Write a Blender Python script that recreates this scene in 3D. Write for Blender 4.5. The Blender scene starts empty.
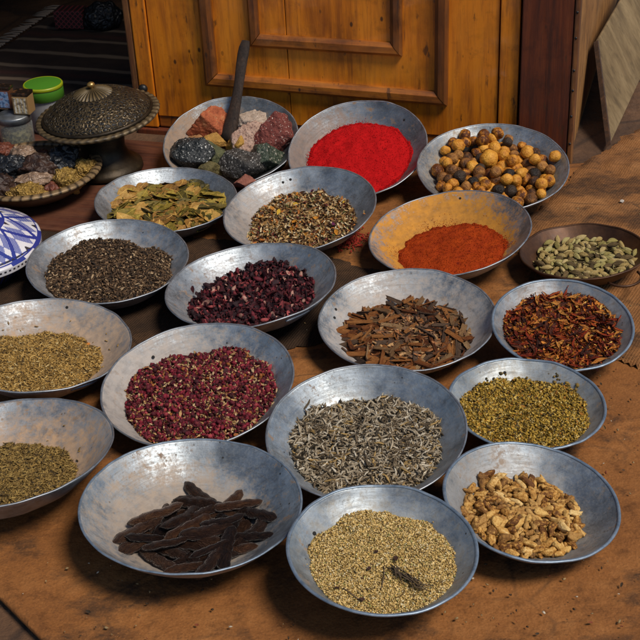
import bpy, bmesh, math, random
import numpy as np
from mathutils import Vector, Matrix, noise, Euler
random.seed(7); rng = np.random.default_rng(11)
S = bpy.context.scene; COL = S.collection
R_ = math.radians

# ------------------------------------------------------------------ camera
F, P, ROLL, H = 1283.751, 0.540142, -0.052755, 1.21298
fw = np.array([0, math.cos(P), -math.sin(P)]); r0 = np.array([1., 0, 0]); u0 = np.cross(r0, fw)
cr = math.cos(ROLL)*r0 + math.sin(ROLL)*u0; cu = -math.sin(ROLL)*r0 + math.cos(ROLL)*u0
CAM = np.array([0, 0, H])
def ray(px, py): return (px-320)/F*cr - (py-320)/F*cu + fw
def gp(px, py, z=0.):
    d = ray(px, py); return CAM + (z-H)/d[2]*d
cam = bpy.data.cameras.new('camera'); co = bpy.data.objects.new('camera', cam); COL.objects.link(co)
cam.sensor_width = 36; cam.lens = 36*F/640; cam.clip_end = 500; cam.clip_start = .05
M = Matrix([[cr[0], cu[0], -fw[0], 0], [cr[1], cu[1], -fw[1], 0], [cr[2], cu[2], -fw[2], H], [0, 0, 0, 1]])
co.matrix_world = M; S.camera = co

# ------------------------------------------------------------------ light
SUN = Vector((.42, -.36, .83)).normalized()
w = bpy.data.worlds.new('World'); S.world = w; w.use_nodes = True
nt = w.node_tree; nt.nodes.clear()
sky = nt.nodes.new('ShaderNodeTexSky'); sky.sky_type = 'NISHITA'; sky.sun_disc = False
sky.sun_elevation = math.asin(SUN.z); sky.sun_rotation = math.atan2(SUN.x, SUN.y)
sky.air_density = 1.0; sky.dust_density = .5; sky.ozone_density = 2.5
bg = nt.nodes.new('ShaderNodeBackground'); bg.inputs[1].default_value = .078
wo = nt.nodes.new('ShaderNodeOutputWorld')
nt.links.new(sky.outputs[0], bg.inputs[0]); nt.links.new(bg.outputs[0], wo.inputs[0])
sl = bpy.data.lights.new('sun', 'SUN'); sl.energy = 3.5; sl.angle = R_(17); sl.color = (1, .91, .79)
so = bpy.data.objects.new('sun', sl); COL.objects.link(so)
so.rotation_euler = SUN.to_track_quat('Z', 'Y').to_euler(); so.location = (2, -1, 4)
S.view_settings.view_transform = 'Standard'; S.view_settings.look = 'None'
S.view_settings.exposure = 0.0; S.view_settings.gamma = 1
S.view_settings.use_curve_mapping = False
S.cycles.use_denoising = True

# ------------------------------------------------------------------ materials
class NT:
    def __init__(s, name):
        s.m = bpy.data.materials.new(name); s.m.use_nodes = True; s.t = s.m.node_tree; s.t.nodes.clear()
        s.out = s.n('OutputMaterial'); s.b = s.n('BsdfPrincipled'); s.t.links.new(s.b.outputs[0], s.out.inputs[0])
    def n(s, typ, **kw):
        nd = s.t.nodes.new('ShaderNode'+typ)
        for k, v in kw.items(): setattr(nd, k, v)
        return nd
    def set(s, sock, v):
        if isinstance(v, bpy.types.NodeSocket): s.t.links.new(v, sock)
        elif isinstance(v, (tuple, list)) and len(v) == 3 and sock.type == 'RGBA': sock.default_value = (*v, 1)
        else: sock.default_value = v
    def p(s, **kw):
        names = dict(col='Base Color', rough='Roughness', metal='Metallic', nor='Normal', trans='Transmission Weight', spec='Specular IOR Level', alpha='Alpha', ior='IOR', sss='Subsurface Weight', coat='Coat Weight', sheen='Sheen Weight')
        for k, v in kw.items(): s.set(s.b.inputs[names[k]], v)
        return s
    def co(s, kind='Object'): return s.n('TexCoord').outputs[kind]
    def map(s, v, scale=(1, 1, 1), rot=(0, 0, 0), loc=(0, 0, 0)):
        nd = s.n('Mapping'); s.set(nd.inputs[0], v)
        nd.inputs['Scale'].default_value = scale; nd.inputs['Rotation'].default_value = rot; nd.inputs['Location'].default_value = loc
        return nd.outputs[0]
    def noise(s, v, scale=5, detail=4, rough=.55, dist=0, col=False):
        nd = s.n('TexNoise'); s.set(nd.inputs['Vector'], v); s.set(nd.inputs['Scale'], scale)
        nd.inputs['Detail'].default_value = detail; nd.inputs['Roughness'].default_value = rough; nd.inputs['Distortion'].default_value = dist
        return nd.outputs[1 if col else 0]
    def vor(s, v, scale=5, feature='F1', out='Distance', rand=1):
        nd = s.n('TexVoronoi', feature=feature); s.set(nd.inputs['Vector'], v); nd.inputs['Scale'].default_value = scale
        nd.inputs['Randomness'].default_value = rand
        return nd.outputs[out]
    def wave(s, v, scale=5, dist=0, dscale=1, typ='BANDS', dirn='X', detail=2):
        nd = s.n('TexWave', wave_type=typ, bands_direction=dirn); s.set(nd.inputs['Vector'], v)
        nd.inputs['Scale'].default_value = scale; nd.inputs['Distortion'].default_value = dist; nd.inputs['Detail Scale'].default_value = dscale; nd.inputs['Detail'].default_value = detail
        return nd.outputs[1]
    def ramp(s, f, pts, interp='LINEAR'):
        nd = s.n('ValToRGB'); nd.color_ramp.interpolation = interp; e = nd.color_ramp.elements
        while len(e) < len(pts): e.new(.5)
        for q, (x, c) in zip(e, pts):
            q.position = x; c = (c, c, c) if isinstance(c, (int, float)) else c; q.color = (*c, 1)
        s.set(nd.inputs[0], f); return nd.outputs[0]
    def mix(s, f, a, b, mode='MIX'):
        nd = s.n('Mix', data_type='RGBA', blend_type=mode); s.set(nd.inputs[0], f); s.set(nd.inputs[6], a); s.set(nd.inputs[7], b); return nd.outputs[2]
    def math(s, op, a, b=0., c=0., clamp=False):
        nd = s.n('Math', operation=op, use_clamp=clamp); s.set(nd.inputs[0], a); s.set(nd.inputs[1], b); s.set(nd.inputs[2], c); return nd.outputs[0]
    def bump(s, h, strength=.3, dist=.002, nor=None):
        nd = s.n('Bump'); nd.inputs['Strength'].default_value = strength; nd.inputs['Distance'].default_value = dist
        s.set(nd.inputs['Height'], h)
        if nor is not None: s.set(nd.inputs['Normal'], nor)
        return nd.outputs[0]
    def attr(s, name='col'): return s.n('Attribute', attribute_name=name).outputs['Color']
    def rnd(s): return s.n('ObjectInfo').outputs['Random']
    def xyz(s, v):
        nd = s.n('SeparateXYZ'); s.set(nd.inputs[0], v); return nd.outputs

def col_mat(name, rough=.75, scale=300, amt=.35, spec=.3):
    """colours come from the pieces' own colour attribute, broken up by fine noise"""
    t = NT(name); c = t.co(); nz = t.noise(c, scale, 3)
    k = t.ramp(nz, [(.3, 1-amt), (.7, 1+amt*.4)])
    t.p(col=t.mix(1., t.attr(), k, 'MULTIPLY'), rough=rough, spec=spec, nor=t.bump(nz, .3, .0008)); return t.m
MAT_COL = col_mat('dried_pieces')
MAT_POW = col_mat('fine_grains', .9, 700, .3, .15)

def obj_mat(name, ramp, scale=60, rough=.7, bump=.4, bd=.001, spec=.3, stretch=(1, 1, 1), rv=.45):
    """organic piece: a ramp driven by noise shifted by the object's random value"""
    t = NT(name); c = t.map(t.co(), stretch); nz = t.noise(c, scale, 5, .6)
    f = t.math('ADD', nz, t.math('MULTIPLY', t.math('SUBTRACT', t.rnd(), .5), rv))
    n2 = t.noise(c, scale*3, 3)
    t.p(col=t.ramp(f, ramp), rough=rough, spec=spec, nor=t.bump(t.math('ADD', nz, n2), bump, bd)); return t.m

def bowl_mat(name, dust=(.42, .30, .2), amt=.5, reach=.9, tint=(.31, .345, .375), seed=0., side=(0, 0), hard=.3, inner=0., fw=.7):
    """grey sheet metal, mottled and scratched, with a film of spice dust lying on the inside"""
    t = NT(name); c = t.co(); cs = t.map(c, loc=(seed, seed*1.7, seed*.3))
    big = t.noise(cs, 13, 7, .7); fine = t.noise(cs, 70, 5, .65); cell = t.vor(cs, 26, 'SMOOTH_F1')
    x, y, z = t.xyz(c)
    rad = t.math('SQRT', t.math('ADD', t.math('MULTIPLY', x, x), t.math('MULTIPLY', y, y)))
    ang = t.math('ARCTAN2', y, x); cv = t.n('CombineXYZ'); t.set(cv.inputs[0], t.math('MULTIPLY', ang, 1.4)); t.set(cv.inputs[1], t.math('MULTIPLY', rad, 210.)); cv.inputs[2].default_value = seed
    ring = t.noise(cv.outputs[0], 1.6, 5, .7); grain = t.noise(cs, 260, 4, .7)
    base = t.mix(t.ramp(big, [(.32, 0), (.68, 1)]), tuple(v*.36 for v in tint), tuple(min(1, v*1.6) for v in tint))
    base = t.mix(t.ramp(cell, [(.0, .0), (.55, .3)]), base, (.37, .41, .45))
    base = t.mix(t.ramp(ring, [(.5, 0), (.75, .5)]), base, (.12, .118, .118))
    streak = t.noise(t.map(cs, (9, 40, 9), (0, 0, seed)), 2.2, 5, .7); base = t.mix(t.ramp(streak, [(.54, 0), (.7, .55)]), base, (.12, .115, .11))
    base = t.mix(t.ramp(fine, [(.54, 0), (.70, .65)]), base, (.15, .14, .13))
    base = t.mix(t.ramp(grain, [(.55, 0), (.72, .6)]), base, (.10, .095, .09))
    pits = t.math('MULTIPLY', t.ramp(t.vor(cs, 62), [(.07, .9), (.13, 0)]), t.ramp(t.noise(cs, 11, 2), [(.5, 0), (.6, 1)]))
    base = t.mix(pits, base, (.04, .032, .025))
    rust = t.math('MULTIPLY', t.ramp(t.noise(cs, 55, 5, .7), [(.56, 0), (.65, .85)]), t.ramp(t.noise(cs, 5.5, 2), [(.44, 0), (.56, 1)])); base = t.mix(rust, base, (.21, .125, .065))
    nonmetal = t.math('MAXIMUM', rust, t.math('MULTIPLY', t.ramp(grain, [(.5, 0), (.7, .5)]), .8))
    # dust film: falls off towards the rim, patchy
    off = t.math('ADD', t.math('MULTIPLY', x, side[0]), t.math('MULTIPLY', y, side[1]))
    lim = t.math('ADD', t.math('MULTIPLY_ADD', big, .5, -.25), t.math('ADD', reach, t.math('MULTIPLY', off, 1.)))
    lim = t.math('ADD', lim, t.math('MULTIPLY_ADD', fine, fw, -fw/2)); lim = t.math('ADD', lim, t.math('MULTIPLY_ADD', grain, .5, -.25))
    rr = t.math('DIVIDE', rad, .155)
    up = t.n('TexCoord').outputs['Normal']; nz_ = t.xyz(up)[2]
    dm = t.math('MULTIPLY', t.math('MULTIPLY', t.math('DIVIDE', t.math('SUBTRACT', lim, rr), hard, clamp=True), amt), t.math('GREATER_THAN', nz_, .0), clamp=True)
    if inner: dm = t.math('MULTIPLY', dm, t.math('GREATER_THAN', rr, inner))
    dcol = t.mix(t.ramp(fine, [(.35, 0), (.65, 1)]), tuple(v*.72 for v in dust), tuple(min(1, v*1.12) for v in dust))
    nm_ = t.math('MAXIMUM', dm, nonmetal)
    t.p(col=t.mix(dm, base, dcol), metal=t.math('MULTIPLY_ADD', nm_, -.78, .80),
        rough=t.math('ADD', t.math('ADD', t.ramp(big, [(.3, .36), (.7, .5)]), t.ramp(ring, [(.4, 0), (.7, .14)])), t.math('MULTIPLY', nm_, .35), clamp=True),
        nor=t.bump(t.math('ADD', t.math('ADD', t.math('MULTIPLY', fine, .6), t.math('MULTIPLY', ring, .5)), t.math('MULTIPLY', grain, .4)), .22, .0014, t.bump(cell, .2, .006)))
    return t.m

def wood(name, c0, c1, c2, axis='Z', scale=1., rough=.45, grime=.5, dots=True, coat=.15):
    t = NT(name); c = t.co()
    st = {'Z': (9, 9, .7), 'X': (.7, 9, 9), 'Y': (9, .7, 9)}[axis]
    m1 = t.map(c, tuple(v*scale for v in st)); g = t.noise(m1, 3, 8, .65, 1.2); fine = t.noise(m1, 16, 4, .6)
    patch = t.noise(c, 7, 5, .6); col = t.ramp(g, [(.28, c0), (.5, c1), (.74, c2)])
    col = t.mix(t.ramp(fine, [(.47, 0), (.72, .65)]), col, c0); lng = t.noise(t.map(c, tuple(v*2.2 for v in st)), 3.5, 5, .7); col = t.mix(t.ramp(lng, [(.58, 0), (.68, .6)]), col, tuple(v*.45 for v in c0))
    col = t.mix(t.ramp(patch, [(.5, 0), (.72, grime)]), col, tuple(v*.35 for v in c0))
    wp = t.noise(t.map(c, (1, 1, .55)), 5.5, 6, .7); col = t.mix(t.ramp(wp, [(.5, 0), (.68, .5)]), col, tuple(min(.9, v*1.08) for v in c2))
    if dots:
        d = t.vor(t.map(c, (1, 1, .6)), 38); cl = t.noise(c, 6, 2)
        dm = t.math('MULTIPLY', t.ramp(d, [(.10, 1), (.17, 0)]), t.ramp(cl, [(.5, 0), (.58, .85)]))
        col = t.mix(dm, col, (.02, .01, .006))
        sc = t.noise(t.map(c, (26, 26, 9)), 2.2, 4); col = t.mix(t.ramp(sc, [(.63, 0), (.69, .75)]), col, (.06, .024, .008)); bl = t.noise(c, 15, 5, .7); col = t.mix(t.ramp(bl, [(.56, 0), (.72, .5)]), col, tuple(v*.5 for v in c0))
    t.p(col=col, rough=t.ramp(fine, [(.3, rough), (.7, rough+.2)]), coat=coat, nor=t.bump(t.math('ADD', g, fine), .25, .002)); return t.m

# ------------------------------------------------------------------ mesh helpers
def obj(name, me, parent=None, label=None, cat=None, group=None, kind=None, mw=None):
    o = bpy.data.objects.new(name, me); COL.objects.link(o)
    if mw is not None: o.matrix_world = mw
    if parent: o.parent = parent
    tag(o, label, cat, group, kind); return o
def tag(o, label=None, cat=None, group=None, kind=None):
    if label: o['label'] = label
    if cat: o['category'] = cat
    if group: o['group'] = group
    if kind: o['kind'] = kind
    return o
def empty(name, loc, label, cat, group=None, rz=0):
    o = bpy.data.objects.new(name, None); COL.objects.link(o); o.location = loc; o.rotation_euler = (0, 0, rz); o.empty_display_size = .05
    return tag(o, label, cat, group)
def mesh(name, verts, faces, mats, smooth=True, cols=None, midx=None):
    me = bpy.data.meshes.new(name)
    me.from_pydata([tuple(map(float, v)) for v in verts], [], [tuple(map(int, f)) for f in faces])
    for m in (mats if isinstance(mats, (list, tuple)) else [mats]): me.materials.append(getattr(m,'m',m))
    if smooth: me.polygons.foreach_set('use_smooth', [True]*len(me.polygons))
    if midx is not None: me.polygons.foreach_set('material_index', list(map(int, midx)))
    if cols is not None: put_cols(me, cols)
    me.update(); return me
def put_cols(me, cols):
    cols = np.asarray(cols, np.float32)
    if cols.shape[1] == 3: cols = np.hstack([cols, np.ones((len(cols), 1), np.float32)])
    a = me.color_attributes.new('col', 'FLOAT_COLOR', 'POINT'); a.data.foreach_set('color', cols.ravel())
def mesh_np(name, V, Fc, mats, cols=None, smooth=True):
    """V (n,3); Fc (m,k) faces all of one size"""
    me = bpy.data.meshes.new(name); n, (m, k) = len(V), Fc.shape
    me.vertices.add(n); me.vertices.foreach_set('co', np.asarray(V, np.float32).ravel())
    me.loops.add(m*k); me.loops.foreach_set('vertex_index', Fc.astype(np.int32).ravel())
    me.polygons.add(m); me.polygons.foreach_set('loop_start', np.arange(0, m*k, k, dtype=np.int32))
    me.polygons.foreach_set('loop_total', np.full(m, k, np.int32))
    me.polygons.foreach_set('use_smooth', np.full(m, smooth))
    for mm in (mats if isinstance(mats, (list, tuple)) else [mats]): me.materials.append(getattr(mm,'m',mm))
    me.update(calc_edges=True)
    if cols is not None: put_cols(me, cols)
    return me
def lathe(prof, n=64, wob=None, closed=False):
    V, Fc = [], []
    for (r, z) in prof:
        for k in range(n):
            a = 2*math.pi*k/n; rr, zz = (r, z) if wob is None else wob(r, z, a)
            V.append((rr*math.cos(a), rr*math.sin(a), zz))
    m = len(prof)
    for i in range(m if closed else m-1):
        j = (i+1) % m
        for k in range(n):
            q = (k+1) % n; Fc.append((i*n+k, i*n+q, j*n+q, j*n+k))
    return V, Fc
def box_vf(x0, x1, y0, y1, z0, z1, bev=0.):
    bm = bmesh.new(); bmesh.ops.create_cube(bm, size=1)
    for v in bm.verts: v.co = Vector((x0+(v.co.x+.5)*(x1-x0), y0+(v.co.y+.5)*(y1-y0), z0+(v.co.z+.5)*(z1-z0)))
    if bev: bmesh.ops.bevel(bm, geom=list(bm.edges), offset=bev, segments=2, affect='EDGES', profile=.6)
    return bm
def bm_mesh(name, bm, mats, smooth=False):
    me = bpy.data.meshes.new(name); bmesh.ops.recalc_face_normals(bm, faces=bm.faces); bm.to_mesh(me); bm.free()
    for m in (mats if isinstance(mats, (list, tuple)) else [mats]): me.materials.append(getattr(m,'m',m))
    if smooth: me.polygons.foreach_set('use_smooth', [True]*len(me.polygons))
    return me
def tube(path, radii, n=8, flat=1., cap=True):
    """swept tube; flat squashes the cross-section"""
    V, Fc = [], []; path = [Vector(p) for p in path]; up = Vector((0, 0, 1))
    for i, p in enumerate(path):
        d = (path[min(i+1, len(path)-1)]-path[max(i-1, 0)]).normalized()
        s = d.cross(up); s = s.normalized() if s.length > 1e-4 else Vector((1, 0, 0)); t = s.cross(d)
        for k in range(n):
            a = 2*math.pi*k/n; V.append(p + s*math.cos(a)*radii[i] + t*math.sin(a)*radii[i]*flat)
    for i in range(len(path)-1):
        for k in range(n):
            q = (k+1) % n; Fc.append((i*n+k, i*n+q, (i+1)*n+q, (i+1)*n+k))
    if cap:
        Fc.append(tuple(range(n-1, -1, -1))); Fc.append(tuple(range((len(path)-1)*n, len(path)*n)))
    return V, Fc
def nz(x, y, z, s=1.): return noise.noise(Vector((x*s, y*s, z*s)))
def ico(sub): 
    bm = bmesh.new(); bmesh.ops.create_icosphere(bm, subdivisions=sub, radius=1); return bm

# ------------------------------------------------------------------ bowls
PX = np.array([0, .3, .45, .6, .75, .88, 1.0]); PZ = np.array([-.40, -.40, -.385, -.335, -.25, -.13, 0.])
_rr = np.linspace(-1.15, 1.15, 461); _zz = np.interp(np.abs(_rr), PX, PZ)
_k = np.exp(-.5*(np.arange(-30, 31)/11.)**2); _k /= _k.sum()
_zs = np.convolve(np.pad(_zz, 30, mode='edge'), _k, 'valid'); _zs = np.where(np.abs(_rr) > .93, np.interp(np.abs(_rr), [.93, 1.0, 1.15], [_zs[np.argmin(np.abs(_rr-.93))], 0, .2]), _zs)
def prof(r): return np.interp(np.abs(r), _rr[230:], _zs[230:])
def lowest(tx, ty):
    sT = math.hypot(math.sin(tx), math.sin(ty)); cT = math.sqrt(1-sT*sT); q = np.linspace(0, 1, 80)
    return -float(np.min(prof(q)*cT - q*sT))

# name: x, y, R, tilt x, tilt y, lift
BOWLS = dict(
 leaves=(-0.3096,2.4536,0.1467,0.0341,-0.0266,0),
 rocks=(-0.1808,2.7116,0.1524,-0.0551,-0.3000,0),
 red=(0.1021,2.6228,0.1529,-0.1265,-0.3243,0),
 nuts=(0.3849,2.5060,0.1575,-0.0232,-0.1892,0),
 turmeric=(0.2598,2.2176,0.1559,-0.1265,-0.0500,0),
 mix=(-0.0300,2.3585,0.1545,-0.1009,-0.1115,0),
 dark=(-0.4012,2.1859,0.1527,0.0175,-0.0615,0),
 hib=(-0.1241,2.0601,0.1545,-0.0826,0.0041,0),
 bark=(0.1506,1.9101,0.1528,-0.0361,-0.0657,0),
 copper=(0.5065,2.1464,0.1183,-0.0550,0.0471,0),
 chili=(0.4167,1.8823,0.1169,0.0031,-0.1696,0),
 crumbs=(0.3179,1.6580,0.1191,0.0362,-0.0375,0),
 lefttop=(-0.4832,1.8898,0.1536,0.0870,0.0137,0),
 rose=(-0.2040,1.7380,0.1566,-0.0670,-0.0940,0),
 sticks=(0.0610,1.5861,0.1501,-0.0320,-0.1171,0),
 leftbot=(-0.4897,1.5702,0.1657,-0.0493,0.1250,0),
 carob=(-0.1966,1.4357,0.1541,0.0468,0.0282,0),
 mustard=(0.0680,1.3340,0.1232,0.0420,-0.0363,0),
 ginger=(0.2842,1.4138,0.1223,0.1213,-0.0537,0),
)
BLAB = dict(
 leaves='grey metal bowl filled with flat yellow-green dried leaves', rocks='grey metal bowl of mineral lumps with a wooden scoop standing in it',
 red='tilted grey metal bowl of bright red powder before the wooden door', nuts='wide grey metal bowl of round golden fruits beside the dark door post',
 turmeric='grey metal bowl of orange powder with yellow dust up its sides', mix='grey metal bowl of mixed pale petals and herbs, two dark holes near its rim',
 dark='grey metal bowl heaped with fine dark brown seeds', hib='grey metal bowl of blackish red hibiscus flowers', bark='wide pale grey metal bowl of brown bark chips',
 copper='small brown copper bowl of green cardamom pods with a wire handle', chili='small bluish metal bowl brimming with dark red chilli shreds',
 crumbs='small grey metal bowl of yellow-green ground herb with crumbs stuck to its side', lefttop='dusty metal bowl of golden brown cumin, an orange crumb beside the heap',
 rose='grey metal bowl full of crimson dried rosebuds', sticks='large grey metal bowl of pale grey twisted dried pods', leftbot='dusty metal bowl of olive brown seeds cut off by the picture edge, below the cumin',
 carob='large blue-grey metal bowl of black-brown carob pods', mustard='small blue-rimmed metal bowl of fine yellow grains with a twig on top', ginger='small bluish metal bowl of knobbly tan ginger root pieces')
LAND = dict(leaves='green leaf bowl', rocks='mineral bowl', red='red powder bowl', nuts='golden fruit bowl', turmeric='orange powder bowl', mix='petal mix bowl', dark='dark seed bowl', hib='hibiscus bowl', bark='bark bowl', copper='copper bowl', chili='chilli bowl', crumbs='ground herb bowl', lefttop='cumin bowl', rose='rosebud bowl', sticks='grey pod bowl', leftbot='olive seed bowl', carob='carob bowl', mustard='yellow grain bowl', ginger='ginger bowl')
EXTRA_LAND = [('wooden door', (.1, 2.82)), ('dark door post', (.56, 2.68)), ('leaning board', (.75, 2.75)), ('open brown cloth', (.1, 1.0)), ('burlap', (.75, 1.75)), ('lidded bronze dish', (-.5, 2.7)), ('blue tagine', (-.66, 2.25))]
DUST = dict(leaves=dict(dust=(.30,.26,.16), amt=.4, reach=.8), rocks=dict(dust=(.30,.19,.11), amt=.75, reach=.95, tint=(0.196,0.220,0.239), side=(-2,0)), red=dict(dust=(.26,.17,.12), amt=.6, reach=.98, tint=(0.206,0.231,0.251), side=(-2.5,0)),
 nuts=dict(dust=(.44,.31,.17), amt=.5, reach=.82, side=(-1.5,1)), turmeric=dict(dust=(.48,.205,.016), amt=.97, reach=1.02, hard=.24, side=(-.3,1.1), fw=.55), mix=dict(dust=(.42,.33,.26), amt=.55, reach=.92, side=(-2,0)),
 dark=dict(dust=(.34,.26,.2), amt=.5, reach=.93), hib=dict(dust=(.32,.25,.22), amt=.45, reach=.9), bark=dict(dust=(.44,.375,.32), amt=.7, reach=1.08, tint=(0.316,0.354,0.385)),
 copper=dict(), chili=dict(dust=(.38,.27,.2), amt=.3, reach=.92, tint=(0.277,0.312,0.339)), crumbs=dict(dust=(.4,.35,.25), amt=.3, reach=.9, tint=(0.297,0.334,0.362)), lefttop=dict(dust=(.41,.285,.185), amt=.9, reach=1.16, side=(1.2,0), hard=.5, fw=.8),
 rose=dict(dust=(.42,.355,.30), amt=.75, reach=1.08, side=(-1.6,0), tint=(0.304,0.341,0.371)), sticks=dict(dust=(.4,.38,.34), amt=.3, reach=.9, tint=(0.312,0.351,0.381)), leftbot=dict(dust=(.42,.27,.155), amt=.92, reach=1.14, side=(.8,0), hard=.5, fw=.8),
 carob=dict(dust=(.37,.28,.20), amt=.72, reach=.92, tint=(0.286,0.322,0.349), side=(-1,0)), mustard=dict(dust=(.42,.38,.3), amt=.35, reach=.82, tint=(0.277,0.312,0.339)), ginger=dict(dust=(.42,.35,.28), amt=.4, reach=.85, tint=(0.274,0.308,0.335), side=(-2,0)))
RIM = NT('bowl_rim_metal'); _c = RIM.co(); _n = RIM.noise(_c, 45, 5, .65)
RIM.p(col=RIM.ramp(_n, [(.35, (.20, .22, .245)), (.65, (.33, .355, .39))]), metal=.75, rough=RIM.ramp(_n, [(.3, .32), (.7, .55)]), nor=RIM.bump(_n, .2, .001))
RIM_B = NT('bowl_rim_blue'); _c = RIM_B.co(); _n = RIM_B.noise(_c, 55, 5, .7)
RIM_B.p(col=RIM_B.ramp(_n, [(.35, (.12, .17, .23)), (.65, (.26, .32, .39))]), metal=.55, rough=.45, nor=RIM_B.bump(_n, .2, .001))
HOLE = NT('hole_dark'); HOLE.p(col=(.012, .011, .01), rough=.9)
t = NT('old_copper'); c_ = t.co(); n1 = t.noise(c_, 14, 6, .65); n2 = t.noise(c_, 60, 4)
t.p(col=t.mix(t.ramp(n2, [(.5, 0), (.75, .6)]), t.ramp(n1, [(.3, (.03, .014, .008)), (.55, (.085, .036, .015)), (.75, (.16, .075, .032))]), (.04, .02, .012)), metal=.55, rough=t.ramp(n1, [(.3, .4), (.7, .62)]), nor=t.bump(n2, .25, .002)); COPPER = t.m

BM, BR = {}, {}
def bowl_matrix(nm):
    x, y, R, tx, ty, lift = BOWLS[nm]
    n = np.array([math.sin(tx), math.sin(ty), 0]); n[2] = math.sqrt(1-n@n)
    a = np.cross([0, 1, 0], n); a /= np.linalg.norm(a); b = np.cross(n, a)
    c = np.array([x, y, R*lowest(tx, ty)])
    d = CAM-c; c = c + d*(lift/d[2])          # a lifted bowl rests on its neighbour's edge
    return Matrix([[a[0], b[0], n[0], c[0]], [a[1], b[1], n[1], c[1]], [a[2], b[2], n[2], c[2]], [0, 0, 0, 1]]), R
# where rims overlap in plan the nearer bowl rests on its neighbour: lift it just clear
for nm in sorted(BOWLS, key=lambda k: -BOWLS[k][1]):
    for it in range(14):
        mw, R = bowl_matrix(nm); inv = mw.inverted(); need = 0
        for ot in BM:
            for a in np.linspace(0, 2*math.pi, 240):
                q = inv @ (BM[ot] @ Vector((BR[ot]*math.cos(a), BR[ot]*math.sin(a), .001))); r_ = math.hypot(q.x, q.y)/R
                if r_ < 1.01: need = max(need, min(.02, q.z-float(prof(r_))*R+.0035) if q.z-float(prof(r_))*R > -.0035 and q.z < .02 else 0)
        if need < 1e-4: break
        x, y, R0, tx, ty, l = BOWLS[nm]; BOWLS[nm] = (x, y, R0, tx, ty, l+min(need, .004)+.0003)
    BM[nm], BR[nm] = bowl_matrix(nm)
    if BOWLS[nm][5] > 0: print('LIFT', nm, round(BOWLS[nm][5], 4))
for i, nm in enumerate(BOWLS):
    mw, R = BM[nm], BR[nm]
    th = .0022; q = np.concatenate([np.linspace(0.004, .9, 30), np.linspace(.92, 1., 6)])
    inner = [(r*R, prof(r)*R+.0004) for r in q]; outer = [(r*R+th*.55*(r > .3), prof(r)*R-th) for r in q[::-1]]
    ph = random.uniform(0, 6.28); ell = random.uniform(-.006, .006)
    dents = [(R*.8*math.cos(q_), R*.8*math.sin(q_), random.uniform(.012, .03), random.uniform(-.0025, .003)) for q_ in [random.uniform(0, 6.28) for _ in range(5)]]
    def wob(r, z, a, ph=ph, ell=ell, R=R, i=i, dents=dents):
        k = (r/R)**2; f = 1+k*(ell*math.cos(2*(a-ph))+.004*nz(math.cos(a)*2, math.sin(a)*2, i*3.1))
        return r*f, z+k*R*.014*nz(math.cos(a)*1.5+7, math.sin(a)*1.5, i*2.3)+.0016*nz(r*24*math.cos(a), r*24*math.sin(a), i)+k*k*.0011*nz(math.cos(a)*5, math.sin(a)*5+3, i*1.9)+sum(-dz*math.exp(-((r*math.cos(a)-dx)**2+(r*math.sin(a)-dy)**2)/dw**2) for dx, dy, dw, dz in dents)
    V, Fc = lathe(inner+outer, 112, wob)
    m = COPPER if nm == 'copper' else bowl_mat('sheet_metal_'+nm, seed=i*3.7, **DUST[nm])
    b = obj('copper_bowl' if nm == 'copper' else 'metal_bowl', mesh('bowl', V, Fc, m), None, BLAB[nm], 'bowl', 'metal bowls of spices', mw=mw)
    tr = .0017 if R > .13 else .0023
    ringp = [(R+.0008+tr*math.cos(a)*1.1, -.0006+tr*math.sin(a)*.8) for a in np.linspace(0, 2*math.pi, 9)[:-1]]
    V, Fc = lathe(ringp, 112, lambda r, z, a: (wob(R, 0, a)[0]+(r-R), wob(R, 0, a)[1]+z), True)
    obj('rim', mesh('rim', V, Fc, COPPER if nm == 'copper' else (RIM_B.m if nm in ('mustard', 'ginger', 'chili', 'crumbs', 'carob') else RIM.m)), b)
    holes = {'mix': [(97, .9), (104, .89)], 'bark': [(160, .87), (152, .9)], 'rose': [(131, .8), (138, .82), (128, .86)], 'mustard': [(163, .8), (150, .82)], 'lefttop': [(80, .93)], 'leftbot': [(112, .86)], 'turmeric': [(75, .93)], 'leaves': [], 'crumbs': [(112, .82), (100, .86)], 'red': [(35, .9)]}.get(nm, [])
    for (ang, rh) in holes:
        a = R_(ang); p = Vector((rh*R*math.cos(a), rh*R*math.sin(a), float(prof(rh))*R+.0014))
        sl_ = (float(prof(rh+.02))-float(prof(rh-.02)))/.04; nrm = Vector((-math.cos(a)*sl_, -math.sin(a)*sl_, 1)).normalized()
        V, Fc = lathe([(.0001, .0003), (.0024, .0003), (.0029, -.0004)], 10)
        rot = nrm.to_track_quat('Z', 'Y').to_matrix().to_4x4()
        h = obj('hole', mesh('hole', [Matrix.Translation(p) @ rot @ Vector(v) for v in V], Fc, HOLE.m), b)
    if nm in ('copper', 'lefttop', 'hib'):
        ang = {'copper': -63, 'lefttop': -52, 'hib': -55}[nm]; a = R_(ang); rad = Vector((math.cos(a), math.sin(a), 0)); tan = Vector((-math.sin(a), math.cos(a), 0))
        if nm == 'copper':
            pth = [rad*(R*.97+.030*math.sin(s*math.pi)) + tan*(math.cos(s*math.pi)*.034) + Vector((0, 0, -.012-.004*math.sin(s*math.pi))) for s in np.linspace(0, 1, 15)]
            V, Fc = tube(pth, [.0025]*15, 8)
        else:
            pth = [Vector((math.cos(a+s)*R*.94, math.sin(a+s)*R*.94, -.012)) for s in np.linspace(-.17, .17, 13)]  # added strip, not a grip: imitates the bright reflection along a ridge
            V, Fc = tube(pth, [.0036]*13, 8, .8)
        obj('handle', mesh('handle', V, Fc, COPPER if nm == 'copper' else RIM.m), b)

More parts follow.
